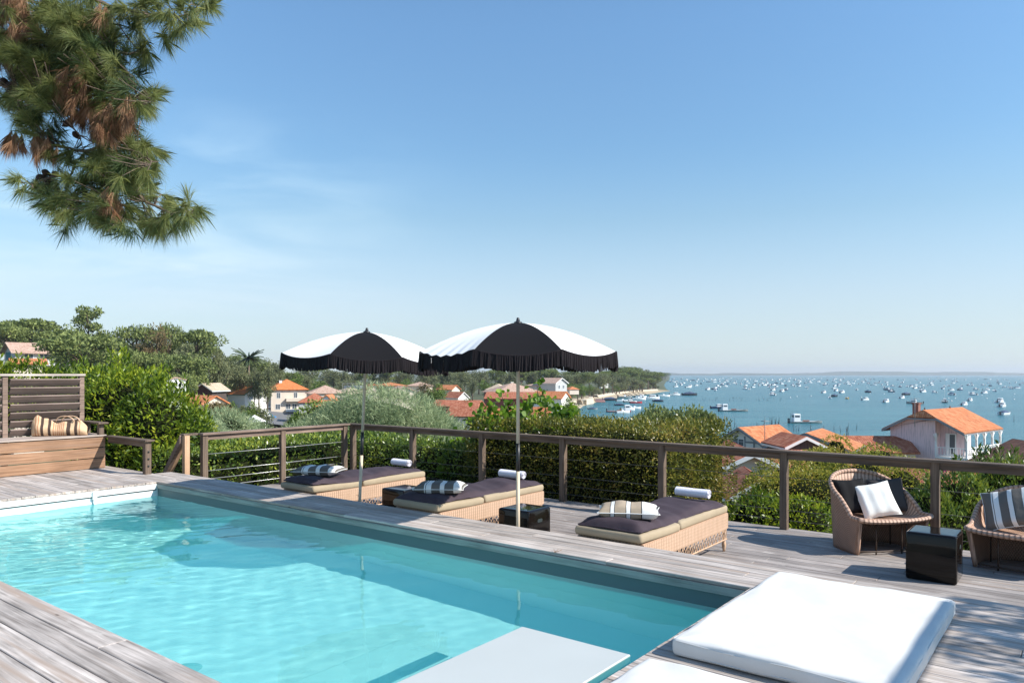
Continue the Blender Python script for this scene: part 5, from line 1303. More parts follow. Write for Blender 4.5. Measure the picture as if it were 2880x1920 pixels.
# waterfront on the right
r_, M_, ze, zr, zb, a, b_ = H('house', 'house with a bright orange roof and half timbered gable right of the clipped hedge', 2135, 72, 1236, 1200, 4.4, 5.8, -52, 'gable', 'tile_o', 'wall_w', .45, trim='greytrim', base=-12.2, wins=wn('f',[-.3],-.2,1.2,.6), shift=0)
m = MB()
for x in (-1.6,-.6,.4,1.4): m.box((x-.07,-b_-.04,ze-1.6), (x+.07,-b_-.004,ze+.5), M=M_)
m.box((-2.15,-b_-.045,ze-.1), (2.15,-b_-.006,ze+.06), M=M_); m.build('timber_frame', MT['greytrim'], r_)
H('house', 'house with orange roof and a dark boarded gable in the middle of the waterfront', 2290, 66, 1250, 1214, 6.2, 5.6, -34, 'gable', 'tile_o', 'wall_k', .5, trim='greytrim', base=-12)
H('house', 'small dark gabled porch with white trim in front of the second orange roof', 2232, 57, 1247, 1224, 2.6, 3.6, 4, 'gable', 'tile_r', 'wall_k', .35, trim='white', base=-11)
H('house', 'house with a red brown tiled roof left of the pink house', 2450, 80, 1262, 1228, 6.2, 6.5, 84, 'gable', 'tile_r', 'wall_c', .35, base=-12)
r_, M_, ze, zr, zb, a, b_ = H('house', 'cream house with broad white bargeboards just right of the clipped hedge', 2082, 40, 1310, 1258, 4.2, 6.0, -6, 'gable', 'tile_r', 'wall_c', .42, trim='white', base=-10.5, wins=wn('f',[.9],.1,.7,.8))
H('house', 'low terracotta roof lying behind the white bargeboards', 2195, 47, 1322, 1288, 5.5, 5.4, 78, 'gable', 'tile_r', 'wall_c', .35, base=-10.5)
H('house', 'short tiled roof with a white rooflight below the half timbered gable', 2150, 54, 1292, 1268, 6.4, 5.6, 84, 'gable', 'tile_r', 'wall_c', .3, base=-10.5)
H('shed', 'brown boarded shed with white trim and a terracotta roof behind the sunny lounger', 2112, 33, 1380, 1334, 2.3, 4.0, -8, 'gable', 'tile_r', 'wall_b', .22, trim='white', base=-10)
H('house', 'long red tiled roof seen through the yellowing tree', 2420, 48, 1345, 1302, 5.5, 7, 66, 'gable', 'tile_r', 'wall_c', .3, base=-10)
H('house', 'small gable with a dark underside below the pink house', 2558, 44, 1322, 1296, 2.5, 4.5, 6, 'gable', 'tile_r', 'wall_k', .4, trim='railL' if 0 else 'wall_k', base=-10)
H('house', 'short orange roof between the small gable and the railing post', 2615, 50, 1322, 1305, 2.8, 3.4, 78, 'gable', 'tile_o', 'wall_c', .2, base=-10)
H('house', 'large terracotta roof right of the railing post above the dark green bush', 2760, 36, 1368, 1315, 5.6, 6.2, 58, 'hip', 'tile_r', 'wall_c', .4, base=-10)
H('boathouse', 'dark weathered wooden boathouse at the right edge of the photo', 2935, 50, 1316, 1252, 5.8, 7, -8, 'gable', 'tile_d', 'wall_k', .4, trim='wall_k', base=-11)
# pink house with a covered verandah at its right corner
w, d = 6.8, 9.55; rot = R(-50.7); cx, cy = 46.52, 80.47; ze, zr, zb = -3.97, -2.15, -12.2
M_ = frame_of(cx, cy, rot); r_ = thing('house', 'faded pink boarded house with an orange half hipped roof, white verandah and brick chimney', 'house', (cx, cy, zb))
a, b_ = w/2, d/2; vx = a-2.3; dz = -.05; cfr = .40; zc = zr-(zr-ze)*cfr; xc = a*cfr
m = MB(); sl = (zr-ze)/a
zv = zr-(zr-ze)*(vx/a)
m.add([M_(-a,-b_,zb), M_(vx,-b_,zb), M_(vx,-b_,zv+dz), M_(xc,-b_,zc+dz), M_(-xc,-b_,zc+dz), M_(-a,-b_,ze+dz)], [(0,1,2,3,4,5)])
m.add([M_(vx,-b_+1.2,zb), M_(a,-b_+1.2,zb), M_(a,-b_+1.2,ze), M_(vx,-b_+1.2,zv)], [(0,1,2,3)])
m.add([M_(vx,-b_,zb), M_(vx,-b_+1.2,zb), M_(vx,-b_+1.2,zv), M_(vx,-b_,zv)], [(0,1,2,3)])
m.add([M_(vx,-b_+1.2,zb), M_(vx,b_,zb), M_(vx,b_,zv), M_(vx,-b_+1.2,zv)], [(0,1,2,3)])
m.add([M_(-a,-b_,zb), M_(-a,-b_,ze), M_(-a,b_,ze), M_(-a,b_,zb), M_(vx,b_,zb), M_(vx,b_,ze)], [(0,1,2,3), (3,2,5,4)])
m.add([M_(vx,-b_,zb), M_(a,-b_,zb), M_(a,b_,zb), M_(a,b_,zb+3.4), M_(a,-b_,zb+3.4), M_(vx,-b_,zb+3.4)], [(0,1,4,5),(1,2,3,4)]); m.build('wall', MT['wall_p'], r_)
rm, ze2 = roof_mesh(M_, w, d, ze+.05, zr+.05, 'gable', .62, clip=(cfr, 0)); rm.build('roof', MT['tile_o'], r_, sol=.16)
m = MB(); X, Yh = a+.62, b_+.62
for sg in (-1, 1):
    p0, p1 = (sg*X, ze2-.14), (sg*xc, zc-.06); vv = [M_(p[0], -Yh-.03+o, p[1]+h) for p in (p0, p1) for o in (-.03, .03) for h in (-.08, .16)]
    m.add(vv, [(0,1,3,2),(4,6,7,5),(0,4,5,1),(2,3,7,6),(1,5,7,3),(0,2,6,4)])
m.box((-xc,-Yh-.07,zc-.16), (xc,-Yh+.0,zc-.02), M=M_)
for sg in (-1, 1): m.box((sg*X-.05,-Yh,ze2-.2), (sg*X+.05,Yh,ze2-.06), M=M_)
m.build('trim', MT['greytrim'], r_)
FLz = ze-2.75
m = MB(); m.box((vx-.0,-b_-.05,FLz-.22), (a+.75,b_,FLz), M=M_); m.build('verandah_floor', MT['white'], r_)
for (x, y) in ((vx+.05,-b_+.05),(a+.6,-b_+.1),(a+.6,-2.1),(a+.6,.1),(a+.6,2.3),(a+.6,b_-.15)):
    m = MB(); m.box((x-.085,y-.085,FLz), (x+.085,y+.085,ze2-.12), M=M_)
    for dx, dy in ((0,1),(0,-1)):
        m.tube([M_(x,y,ze2-.95), M_(x,y+dy*.3,ze2-.5), M_(x,y+dy*.62,ze2-.2)], .05, 4)
    m.build('verandah_post', MT['white'], r_)
m = MB()
for y0, y1 in ((-b_+.18,-2.2),(-2.0,.0),(.2,2.2),(2.4,b_-.25)):
    for z in (.12, .92): m.box((a+.57,y0,FLz+z-.04), (a+.63,y1,FLz+z+.04), M=M_)
    n = max(3, int((y1-y0)/.42))
    for i in range(n):
        ya, yb_ = y0+(y1-y0)*i/n, y0+(y1-y0)*(i+1)/n
        for p, q in (((ya,.14),(yb_,.9)), ((yb_,.14),(ya,.9))): m.tube([M_(a+.6,p[0],FLz+p[1]), M_(a+.6,q[0],FLz+q[1])], .022, 4)
m.box((vx+.1,-b_-.02,FLz+.88), (a+.55,-b_+.04,FLz+.96), M=M_); m.box((vx+.1,-b_-.02,FLz+.10), (a+.55,-b_+.04,FLz+.18), M=M_)
for i in range(9): m.box((vx+.2+i*.3,-b_,FLz+.16), (vx+.26+i*.3,-b_+.03,FLz+.9), M=M_)
m.build('railing', MT['white'], r_)
m = MB(); m.box((vx+.55,-b_+1.12,FLz+.05), (vx+1.55,-b_+1.19,ze-.45), M=M_); fo = m.build('shuttered_window', MT['white'], r_)
m = MB(); m.box((vx+.95,-b_+1.10,FLz+.2), (vx+1.45,-b_+1.118,ze-.55), M=M_); m.build('pane', MT['glass'], fo)
for y in (-1.6, 1.2, 3.2):
    m = MB(); m.box((vx+.003,y-.5,FLz), (vx+.05,y+.5,ze-.5), M=M_); m.build('door', MT['greytrim'], r_)
m = MB(); m.box((-1.75,-3.3,ze), (-1.15,-2.7,zr+.62), M=M_); m.box((-1.82,-3.37,zr+.62), (-1.08,-2.63,zr+.76), M=M_); m.build('chimney', MT['brick'], r_)
m = MB(); m.lathe([(.02,0),(.07,.05),(.09,.2),(.02,.32),(.0,.45)], M_(0,-b_+.2,zr), 8); m.build('ridge_finial', MT['tile_d'], r_); m = MB(); m.lathe([(.02,0),(.07,.05),(.09,.2),(.02,.32),(.0,.45)], M_(0,2.0,zr), 8); m.build('ridge_finial', MT['tile_d'], r_)
def antenna(u, v0, v1, Y, label):
    x, y, z0 = px(u, v0, Y); z1 = px(u, v1, Y)[2]; m = MB(); m.tube([(x,y,z0),(x,y,z1)], .03, 5)
    for k in range(4): m.tube([(x-.35+.03*k,y+.2*k-.3,z1-.12),(x+.35-.03*k,y+.2*k-.3,z1-.12)], .015, 4)
    m.tube([(x,y-.4,z1-.12),(x,y+.5,z1-.12)], .02, 4); tag(m.build('tv_antenna', MT['greytrim']), label, 'antenna')
antenna(2151, 1250, 1180, 66, 'tall thin television aerial standing in front of the half timbered orange roof')
antenna(2573, 1200, 1118, 73, 'television aerial beside the brick chimney of the pink house')

# sea wall, quay and beach things along the coast
def wall_run(label, pts, h, th, mat):
    m = MB(); root = None
    W = [onz(u, v, SEA) for u, v in pts]
    for i in range(len(W)-1):
        a_, b2 = Vector(W[i][:2]), Vector(W[i+1][:2]); n = Vector((-(b2-a_).y, (b2-a_).x)).normalized()*th
        vs = [(*a_, SEA-.5), (*b2, SEA-.5), (*(b2+n*.8), SEA+h), (*(a_+n*.8), SEA+h), (*(a_+n*2.4), SEA+h), (*(b2+n*2.4), SEA+h), (*(b2+n*2.4), SEA-.5), (*(a_+n*2.4), SEA-.5)]
        m.add(vs, [(0,1,2,3),(3,2,5,4),(4,5,6,7)])
    return tag(m.build('sea_wall', MT[mat]), label, 'sea wall')
wall_run('pale block of quay wall jutting onto the beach', ((1622,1139),(1641,1139.5),(1672,1134),(1672,1127)), 2.3, 1.2, 'stone')
wall_run('curving stone quay at the near end of the beach, right of the vine', ((1540,1180),(1560,1160),(1590,1147),(1624,1137)), 1.9, 1.0, 'stone')
wall_run('long sloping sea wall running towards the headland', ((1690,1121),(1735,1113),(1785,1106.5),(1830,1102.5),(1856,1100.5)), 1.9, 2.6, 'stone')
for i in range(16):
    u = 1672+i*1.6; p = onz(u, 1121+.6*(i % 3), SEA+1); q_ = onz(u+6, 1130, SEA+.2); m = MB(); m.tube([p, q_], .16, 5); 
    tag(m.build('slipway_rail', plain('weathered red beam', (.38,.20,.18), .8) if i == 0 else bpy.data.materials['weathered red beam']), 'one of the reddish beams of the slipway beside the quay block', 'beam', 'slipway beams on the beach')
for i, u in enumerate((1736, 1757, 1764, 1772, 1786, 1800, 1812)):
    p = onz(u-6, 1106-i*.4, SEA+2.4); q_ = onz(u+6, 1114-i*.9, SEA+.2); m = MB(); m.tube([p, q_], .22, 5)
    tag(m.build('groyne', MT['post']), 'dark timber groyne running down the sandy sea wall towards the water', 'groyne', 'groynes along the sea wall')

# road with parked vehicles
cx, cy, _ = onz(745, 1178, -9.55); M_ = frame_of(cx, cy, R(20)); m = MB()
pts = [onz(u, v, -9.5) for u, v in ((600,1200),(860,1205),(872,1158),(850,1150),(700,1158),(620,1165))]
m.add([(x, y, hz(x, y)+.35) for x, y, z in pts], [(0,1,2,3,4,5)]); struct(m.build('road', MT['road']))
def car(name, label, u, v, rot, L_, W_, H_, mat, van=False):
    x, y, z = onz(u, v, -9.2); z = hz(x, y)+.36; root = thing(name, label, 'van' if van else 'car', (x, y, z)); M = frame_of(x, y, R(rot))
    prof = [(-L_/2,.35),(-L_/2,H_*.95),(L_/2-1.3,H_),(L_/2-.6,H_*.6),(L_/2,H_*.5),(L_/2,.35)] if van else [(-L_/2,.35),(-L_/2,H_*.6),(-L_/2+.5,H_*.98),(L_/2-1.9,H_),(L_/2-1.1,H_*.62),(L_/2,H_*.5),(L_/2,.35)]
    n = len(prof); m = MB(); vs = [M(px_, s_*W_/2, z+pz) for s_ in (-1, 1) for px_, pz in prof]
    m.add(vs, [tuple(range(n))[::-1], tuple(range(n, 2*n))]+[(i, (i+1) % n, n+(i+1) % n, n+i) for i in range(n)]); m.build('body', mat, root)
    m = MB()
    for s_ in (-1, 1): m.box((-L_/2+.6, s_*W_/2-.01, z+H_*.62), (L_/2-1.7, s_*W_/2+.012, z+H_*.9), M=M)
    m.build('window', MT['glass'], root)
    for wx in (-L_/2+.75, L_/2-.8):
        for s_ in (-1, 1):
            m = MB(); m.tube([M(wx, s_*(W_/2-.1), z+.32), M(wx, s_*(W_/2+.03), z+.32)], .32, 10); m.build('wheel', MT['rubber'], root)
car('parked_van', 'white van parked at the top of the road left of the yellow car', 762, 1168, 12, 4.8, 2.0, 2.1, MT['white'], True)
car('parked_car', 'yellow car parked in front of the hotel', 803, 1166, 8, 4.4, 1.8, 1.5, plain('yellow paint', (.75,.55,.05), .35))
car('parked_truck', 'white truck at the left end of the road', 732, 1190, 75, 5.0, 2.1, 2.5, MT['white'], True)
car('parked_car', 'blue car right of the white truck', 752, 1184, 70, 4.2, 1.8, 1.5, plain('blue paint', (.03,.22,.50), .35))
x, y, z = onz(857, 1225, -9.2); x, y, _ = px(857, 1165, 95); root = thing('street_lamp', 'thin grey street lamp standing at the right side of the road', 'street lamp', (x, y, hz(x, y)))
zt = px(0, 1152, 95)[2]; MB().tube([(x, y, hz(x, y)), (x, y, zt)], [.09, .05], 8).build('pole', MT['greytrim'], root)
MB().tube([(x, y, zt), (x+.6, y, zt+.12), (x+1.7, y, zt+.05)], .04, 6).build('arm', MT['greytrim'], root)
MB().box((x+1.5, y-.15, zt-.03), (x+2.1, y+.15, zt+.09)).build('lamp_head', MT['greytrim'], root)
x, y, _ = px(716, 1180, 110); root = thing('market_tent', 'small white pavilion tent behind the railing by the white truck', 'tent', (x, y, hz(x, y)))
zt = px(0, 1168, 110)[2]; m = MB(); m.add([(x-1.3,y-1.3,zt-.9),(x+1.3,y-1.3,zt-.9),(x+1.3,y+1.3,zt-.9),(x-1.3,y+1.3,zt-.9),(x,y,zt+.1)], [(0,1,4),(1,2,4),(2,3,4),(3,0,4)]); m.build('canopy', MT['white_can'], root)
for dx, dy in ((-1.2,-1.2),(1.2,-1.2),(1.2,1.2),(-1.2,1.2)): MB().tube([(x+dx,y+dy,hz(x,y)-.3),(x+dx,y+dy,zt-.9)], .05, 5).build('leg', MT['steel'], root)

# ---------------------------------------------------------------- boats
def hull(m, L_, W_, H_, M, z0=0.0, flat=False):
    st = [(-.5,.82,1.0),(-.25,.98,.98),(0,1.0,1.0),(.22,.86,1.08),(.40,.48,1.2),(.5,.02,1.34)] if not flat else [(-.5,.9,1),(-.2,1,.98),(.15,1,1),(.38,.85,1.15),(.5,.6,1.45)]
    vs = []
    for x, w, h in st:
        for y, z in ((-w*.5,h),(-w*.42,.1),(0,-.3),(w*.42,.1),(w*.5,h)): vs.append(M(x*L_, y*W_, z0+z*H_))
    n = len(st); fs = [(i*5+k, i*5+k+1, (i+1)*5+k+1, (i+1)*5+k) for i in range(n-1) for k in range(4)] + [(0,1,2,3,4)]
    m.add(vs, fs)
def dk(m, L_, W_, H_, M, z):
    m.add([M(-.49*L_,-.40*W_,z), M(.2*L_,-.40*W_,z), M(.40*L_,-.2*W_,z), M(.40*L_,.2*W_,z), M(.2*L_,.40*W_,z), M(-.49*L_,.40*W_,z)], [(0,1,2,3,4,5)])
def boat(name, label, kind, pos, rot, L_, hm='hull_w', group=None, mast=0):
    x, y, z = pos; M = frame_of(x, y, rot); M2 = lambda a, b_, c: M(a, b_, z+c)
    root = thing(name, label, 'boat', (x, y, z), group=group); W_ = L_*.40; H_ = L_*.12
    m = MB(); hull(m, L_, W_, H_, M2); m.build('hull', MT[hm], root)
    m = MB(); dk(m, L_, W_, H_, M2, H_*.72); m.build('deck', MT['deckw'], root)
    if kind == 'cabin':
        m = MB(); m.bbox((-.10*L_,-.28*W_,H_*.7), (.24*L_,.28*W_,H_+L_*.15), .08, M=M2); m.build('cabin', MT['hull_w'], root)
        m = MB(); m.box((-.102*L_,-.285*W_,H_+L_*.05), (.18*L_,.285*W_,H_+L_*.115), M=M2); m.box((.19*L_,-.22*W_,H_+L_*.05), (.245*L_,.22*W_,H_+L_*.12), M=M2); m.build('cabin_window', MT['glass'], root)
    elif kind == 'console':
        m = MB(); m.bbox((-.08*L_,-.14*W_,H_*.7), (.06*L_,.14*W_,H_+L_*.09), .05, M=M2); m.build('console', MT['hull_w'], root)
        m = MB(); m.add([M2(.06*L_,-.16*W_,H_+L_*.06), M2(.06*L_,.16*W_,H_+L_*.06), M2(.02*L_,.14*W_,H_+L_*.15), M2(.02*L_,-.14*W_,H_+L_*.15)], [(0,1,2,3)]); m.build('windscreen', MT['glass'], root)
    elif kind == 'cover':
        m = MB(); m.add([M2(-.48*L_,-.42*W_,H_), M2(.1*L_,-.44*W_,H_), M2(.42*L_,0,H_*1.3), M2(.1*L_,.44*W_,H_), M2(-.48*L_,.42*W_,H_), M2(-.3*L_,0,H_+L_*.09), M2(.05*L_,0,H_+L_*.13)], [(0,1,6,5),(1,2,6),(2,3,6),(3,4,5,6),(4,0,5)]); m.build('cover', MT['cover'], root)
    m = MB(); m.bbox((-.56*L_,-.07*W_,H_*.1), (-.5*L_,.07*W_,H_+L_*.06), .03, M=M2); m.build('outboard_motor', MT['hull_k'], root)
    if mast: MB().tube([M2(.1*L_,0,H_), M2(.1*L_,0,mast)], .05, 4).build('mast', MT['white'], root)
    return root
def barge(label, pos, rot, L_, hm, cabin=-.28):
    x, y, z = pos; M = frame_of(x, y, rot); M2 = lambda a, b_, c: M(a, b_, z+c); root = thing('oyster_barge', label, 'barge', (x, y, z)); W_ = L_*.27; H_ = L_*.05
    m = MB(); hull(m, L_, W_, H_, M2, flat=True); m.build('hull', MT[hm], root)
    m = MB(); dk(m, L_, W_*.95, H_, M2, H_*.9); m.build('deck', MT['deckw'], root)
    m = MB(); m.bbox((cabin*L_-.9,-.9,H_*.9), (cabin*L_+.9,.9,H_+2.1), .1, M=M2); m.build('cabin', MT['hull_w'], root)
    m = MB(); m.box((cabin*L_-.7,-.915,H_+1.15), (cabin*L_+.7,.915,H_+1.75), M=M2); m.box((cabin*L_-.912,-.7,H_+1.15), (cabin*L_+.912,.7,H_+1.75), M=M2); m.build('cabin_window', MT['glass'], root)
    m = MB(); m.bbox((-.53*L_,-.3,0), (-.485*L_,.3,H_+.9), .05, M=M2); m.build('outboard_motor', MT['hull_k'], root)
    m = MB()
    for k in range(5): m.bbox((-.05*L_+.35*k-.15,-.5,H_), (-.05*L_+.35*k+.15,.3,H_+.35), .03, M=M2)
    m.build('crates', MT['brick'], root)
    m = MB()
    for k in (-.42, -.36, -.2): m.tube([M2(k*L_,.5,H_), M2(k*L_,.5,H_+2.4)], .05, 4)
    m.build('posts', MT['hull_k'], root)
S_ = lambda u, v: onz(u, v, SEA)
barge('grey oyster barge with a white wheelhouse nearest the waterfront roofs', S_(2264, 1189), R(4), 9.2, 'hull_g')
barge('long flat oyster barge behind the round topped pines', S_(2062, 1156), R(3), 10.6, 'hull_g', -.30)
barge('long red hulled barge moored close to the beach behind the hedge', S_(1740, 1158), R(3), 8.6, 'hull_r', .36)
near = [('cabin','hull_b',2020,1148,8,6.2,'dark blue cabin boat left of the long oyster barge'),
 ('console','hull_w',1752,1161,20,5.2,'white open boat alongside the red hulled barge'),('cabin','hull_w',1766,1153,15,5.6,'white cabin boat at the right end of the red hulled barge'),
 ('console','hull_w',1785,1149,10,5.2,'white motorboat left of the smaller round topped pine'),
 ('console','hull_r',1789,1133.5,8,5.8,'small white motorboat with a red waterline near the quay'),('cabin','hull_g',1770,1131,12,5.6,'grey boat touching the red lined motorboat'),
 ('console','hull_w',1752,1129,6,6.5,'white open boat left of the grey boat near the quay'),('cover','hull_k',1716,1126,4,7.5,'dark low boat close to the beach'),
 ('console','hull_g',1758,1119,4,8.0,'long pale skiff along the beach'),('cabin','hull_w',1802,1118,8,6.8,'white cabin cruiser upper one of a pair near the beach'),('console','hull_w',1797,1123.5,5,7.4,'white boat with grey tubes lower one of a pair near the beach'),
 ('cabin','hull_w',1832,1122,6,9.0,'long white cabin cruiser in the middle of the cove'),('cover','hull_k',1851,1129,-14,5.2,'dark blue dinghy below the long cabin cruiser'),
 ('console','hull_w',1867,1115,6,7.5,'white motorboat off the end of the headland'),('cabin','hull_w',1899,1111.5,8,7.2,'white boat right of the headland tip'),('cover','hull_k',1940,1111.5,1,9.5,'long dark pinnace alone right of the headland'),
 ('cover','hull_k',1742,1140,0,4.0,'tiny dark dinghy in the cove'),('cover','hull_g',1667,1151,-4,3.6,'small blue grey dinghy at the waters edge'),
 ('cover','hull_k',2348,1115,50,7.4,'dark boat with a high black cover in the middle of the bay'),('cabin','hull_w',2334,1120,68,4.8,'white boat beside the dark covered boat'),('console','hull_y',2383,1121,58,4.8,'small boat with an orange hull'),
 ('cabin','hull_w',2434,1125,28,5.5,'white cabin boat left of the pink house chimney'),('cabin','hull_w',2492,1131,46,6.4,'larger white cabin boat left of the brick chimney'),('cabin','hull_g',2572,1135,138,6.9,'boat with a grey canopy directly behind the brick chimney'),
 ('cabin','hull_g',2657,1132,63,7.2,'grey canopied sailing boat above the pink roof'),('cabin','hull_w',2712,1139,38,5.7,'white domed boat above the right end of the pink house ridge'),
 ('cabin','hull_w',2812,1132,43,7.9,'upper boat of the three moored together at the right'),('cabin','hull_w',2818,1144,43,7.0,'middle boat of the three moored together at the right'),('cover','hull_w',2826,1166,36,6.8,'lower boat of the three moored together at the right, with a black cover'),
 ('cabin','hull_w',2537,1120,40,5.7,'boat with a dark canopy right of the larger cabin boat'),('cabin','hull_w',2728,1127,46,5.9,'white boat with a yellow stripe above the domed boat')]
for kd, hm, u, v, ro, L_, lb in near: boat('motorboat', lb, kd, S_(u, v), R(ro), L_, hm, mast=(8.5 if 'sailing' in lb else 0))
# the mooring field
BP = [boat('motorboat', 'x', k, (0,0,0), 0.0, 6.0, h) for k, h in (('cabin','hull_w'),('console','hull_w'),('cabin','hull_b'),('cover','hull_w'),('cover','hull_k'),('cabin','hull_w'))]
sb_ = boat('sailing_boat', 'x', 'cabin', (0,0,0), 0.0, 7.0, 'hull_w', mast=9.5)
fb = []
rs = np.random.RandomState(77); first = set()
def place(pr, u, v, sc, lb, gr):
    x, y, z = S_(u, v); ro = R(rs.normal(50, 28))
    if pr.name not in first: first.add(pr.name); r = pr; r.location = (x, y, z); r.rotation_euler = (0,0,ro); r.scale = (sc,)*3; r['label'] = lb; r['group'] = gr
    else: r = copy_thing(pr, (x, y, z), ro, sc, lb, gr)
taken = []; n = 0
while n < 252:
    t = rs.uniform(); v = 1062.5 + 13*rs.gamma(1.35, .62) + rs.uniform(0, 3)
    u = rs.uniform(1880, 2880)
    if u > 2500 and v < 1080 and rs.uniform() < .62: continue
    if v > 1118 or (u < 2150 and v > 1100): continue
    if u < 2420 and v > 1112: continue
    if any(abs(u-a_) < 9 and abs(v-c) < 2.2 for a_, c in taken): continue
    taken.append((u, v)); n += 1
    zone = 'far back' if v < 1072 else 'middle' if v < 1088 else 'nearer'
    side = 'left' if u < 2200 else 'centre' if u < 2540 else 'right'
    pr = BP[rs.choice(6, p=[.34,.26,.08,.10,.05,.17])]
    sc = rs.uniform(.95, 1.35)*(1.2 if v < 1075 else 1.0)
    place(pr, u, v, sc, f'small motorboat moored in the {zone} rows, {side} part of the bay', f'boats moored in the {zone} rows on the {side} of the bay')
place(sb_, 2618, 1078, 1.2, 'sailing boat with a tall bare mast right of the centre of the bay', 'sailing boats in the bay')
place(sb_, 2627, 1104, .8, 'smaller sailing boat with a bare mast above the pink roof', 'sailing boats in the bay')
# mooring buoys and oyster stakes
by = MB(); by.lathe([(0,-.3),(.34,-.12),(.4,.1),(.3,.35),(.0,.48)], (0,0,0), 8); b0 = by.build('mooring_buoy', MT['white']); fst = True
for i in range(26):
    u = rs.uniform(2150, 2880); v = rs.uniform(1085, 1128); o = b0 if fst else b0.copy()
    if not fst: COL.objects.link(o)
    fst = False; o.location = S_(u, v); tag(o, 'small round white buoy floating between the moored boats', 'buoy', 'white buoys among the moored boats')
for k, (u0, u1, v0, v1, cnt, lb, gr) in enumerate(((2030,2200,1192,1222,17,'dark stake standing in the water left of the nearest barge','oyster stakes left of the nearest barge'),(2165,2195,1190,1196,9,'stake in the tight clump left of the nearest barge','clump of stakes'),(2230,2420,1205,1235,18,'dark stake in the water between the nearest barge and the pink house','oyster stakes above the waterfront roofs'),(1970,2200,1118,1128,30,'thin far stake in the rows behind the long oyster barge','far rows of oyster stakes'),(2850,2855,1182,1188,1,'single dark stake in the water right of the pink house roof','oyster stakes at the right'))):
    st0 = None
    for i in range(cnt):
        u, v = rs.uniform(u0, u1), rs.uniform(v0, v1)
        if st0 is None:
            m = MB(); m.tube([(0,0,-.5),(.04,.02,1.2),(.10,0,2.3)], [.06,.05,.035], 5); st0 = o = m.build('oyster_stake', MT['hull_k'])
        else: o = st0.copy(); COL.objects.link(o)
        o.location = S_(u, v); o.rotation_euler = (rs.normal(0,.06), rs.normal(0,.09), rs.uniform(0,6)); o.scale = (1,1,rs.uniform(.55,1.0)*(1.0 if v > 1150 else .8)); tag(o, lb, 'stake', gr)

# ---------------------------------------------------------------- overhanging pine at the top left
def cr(a_, b2, Y=6.0): return Vector(px(a_/2.178, b2/2.178, Y))
PY = 6.0; pr = thing('overhanging_pine', 'pine branches with green and rusty dry needles hanging into the top left corner', 'pine tree', (-7.2, 5.2, 0)); rs = np.random.RandomState(12)
GT = [(500,50),(650,60),(780,60),(900,60),(1000,30),(1150,50),(1250,30),(1080,130),(1180,130),(1040,230),(930,100),(870,290),(900,330),(700,130),(600,200),(450,120),(380,60),(300,290),(350,260),(540,270),(640,290),(250,250),(420,330),(720,430),(760,460),(780,480),(560,380),(480,330),(650,450),(800,580),(880,600),(940,600),(860,640),(700,620),(650,660),(760,560),(910,650),(280,640),(230,600),(200,540),(100,500),(60,560),(200,740),(140,710),(260,780),(220,830),(270,940),(600,960),(520,960),(450,950),(650,1010),(700,970),(780,950),(850,920),(890,900),(920,940),(930,1000),(900,1040),(850,1050),(780,1080),(720,1090),(830,1150),(890,1180),(950,1230),(1010,1250),(1080,1290),(1190,1280),(1140,1250),(1160,1330),(1060,1340),(980,1360),(1040,1390),(930,1380),(860,1350),(700,1370),(690,1390),(640,1320),(560,1270),(480,1240),(400,1290),(370,1270),(330,1270),(220,1170),(150,1120),(250,1120),(320,1150),(420,1090),(520,1120),(600,1190),(650,1240),(760,1290),(800,1220),(1200,0),(1290,60),(830,20),(560,130),(330,160),(200,330),(120,300),(60,200),(30,330),(30,60),(100,30),(240,60),(150,430),(400,430),(330,500),(260,450),(520,460),(600,520),(360,590),(-40,450),(-30,250),(-50,100),(620,900),(560,1060),(420,200),(500,200),(700,240),(640,560),(560,300),(740,350),(1100,20),(980,110),(860,150)]
_r = np.random.RandomState(4); GT += [(float(_r.uniform(-20, 560)), float(_r.uniform(-20, 620))) for _ in range(46)]; GT += [(float(_r.uniform(560, 820)), float(_r.uniform(620, 1100))) for _ in range(16)]
BT = [(220,150),(260,180),(190,230),(210,100),(160,120),(230,60),(510,480),(560,480),(600,500),(590,600),(530,580),(480,560),(525,710),(600,730),(640,700),(730,700),(770,680),(840,690),(870,680),(700,760),(760,770),(820,770),(850,790),(720,820),(690,790),(750,860),(180,910),(200,930),(310,920),(340,910),(390,940),(780,1280),(740,1240),(790,1220),(40,690),(20,680),(600,170),(700,160),(30,130),(200,40),(800,730),(660,850),(560,640),(230,190),(290,200),(60,420),(100,380),(160,60)]
LIMB = [([(-200,-60),(20,60),(180,160),(330,250),(470,370),(590,520),(660,700),(670,860),(640,1010)],.030),
 ([(110,-60),(120,100),(150,230),(165,330),(172,380)],.030), ([(-150,420),(20,520),(140,590),(240,650),(330,640)],.018),
 ([(-120,150),(10,330),(70,450),(110,560),(120,650),(150,700)],.020), ([(260,-40),(330,110),(450,200),(600,260),(760,330),(900,310)],.018),
 ([(450,-60),(620,20),(800,60),(980,90),(1120,100),(1240,60)],.016), ([(620,900),(500,930),(400,910),(300,900),(200,900)],.011),
 ([(650,1000),(760,1130),(900,1230),(1030,1310),(1180,1300)],.014), ([(640,1010),(640,1130),(560,1180),(470,1235),(380,1270)],.013),
 ([(640,1130),(690,1260),(710,1370)],.010), ([(470,370),(600,400),(700,430),(790,480)],.011), ([(600,540),(720,580),(840,600),(940,620)],.012),
 ([(670,800),(780,900),(880,960),(920,1010)],.011), ([(480,1000),(420,1080),(320,1080),(220,1130),(140,1120)],.008), ([(330,500),(420,580),(500,570),(560,620)],.008),
 ([(380,600),(390,680),(440,760),(490,830)],.008),([(350,860),(350,905)],.005),([(560,1040),(500,1140),(430,1230)],.007)]
limbpts = []
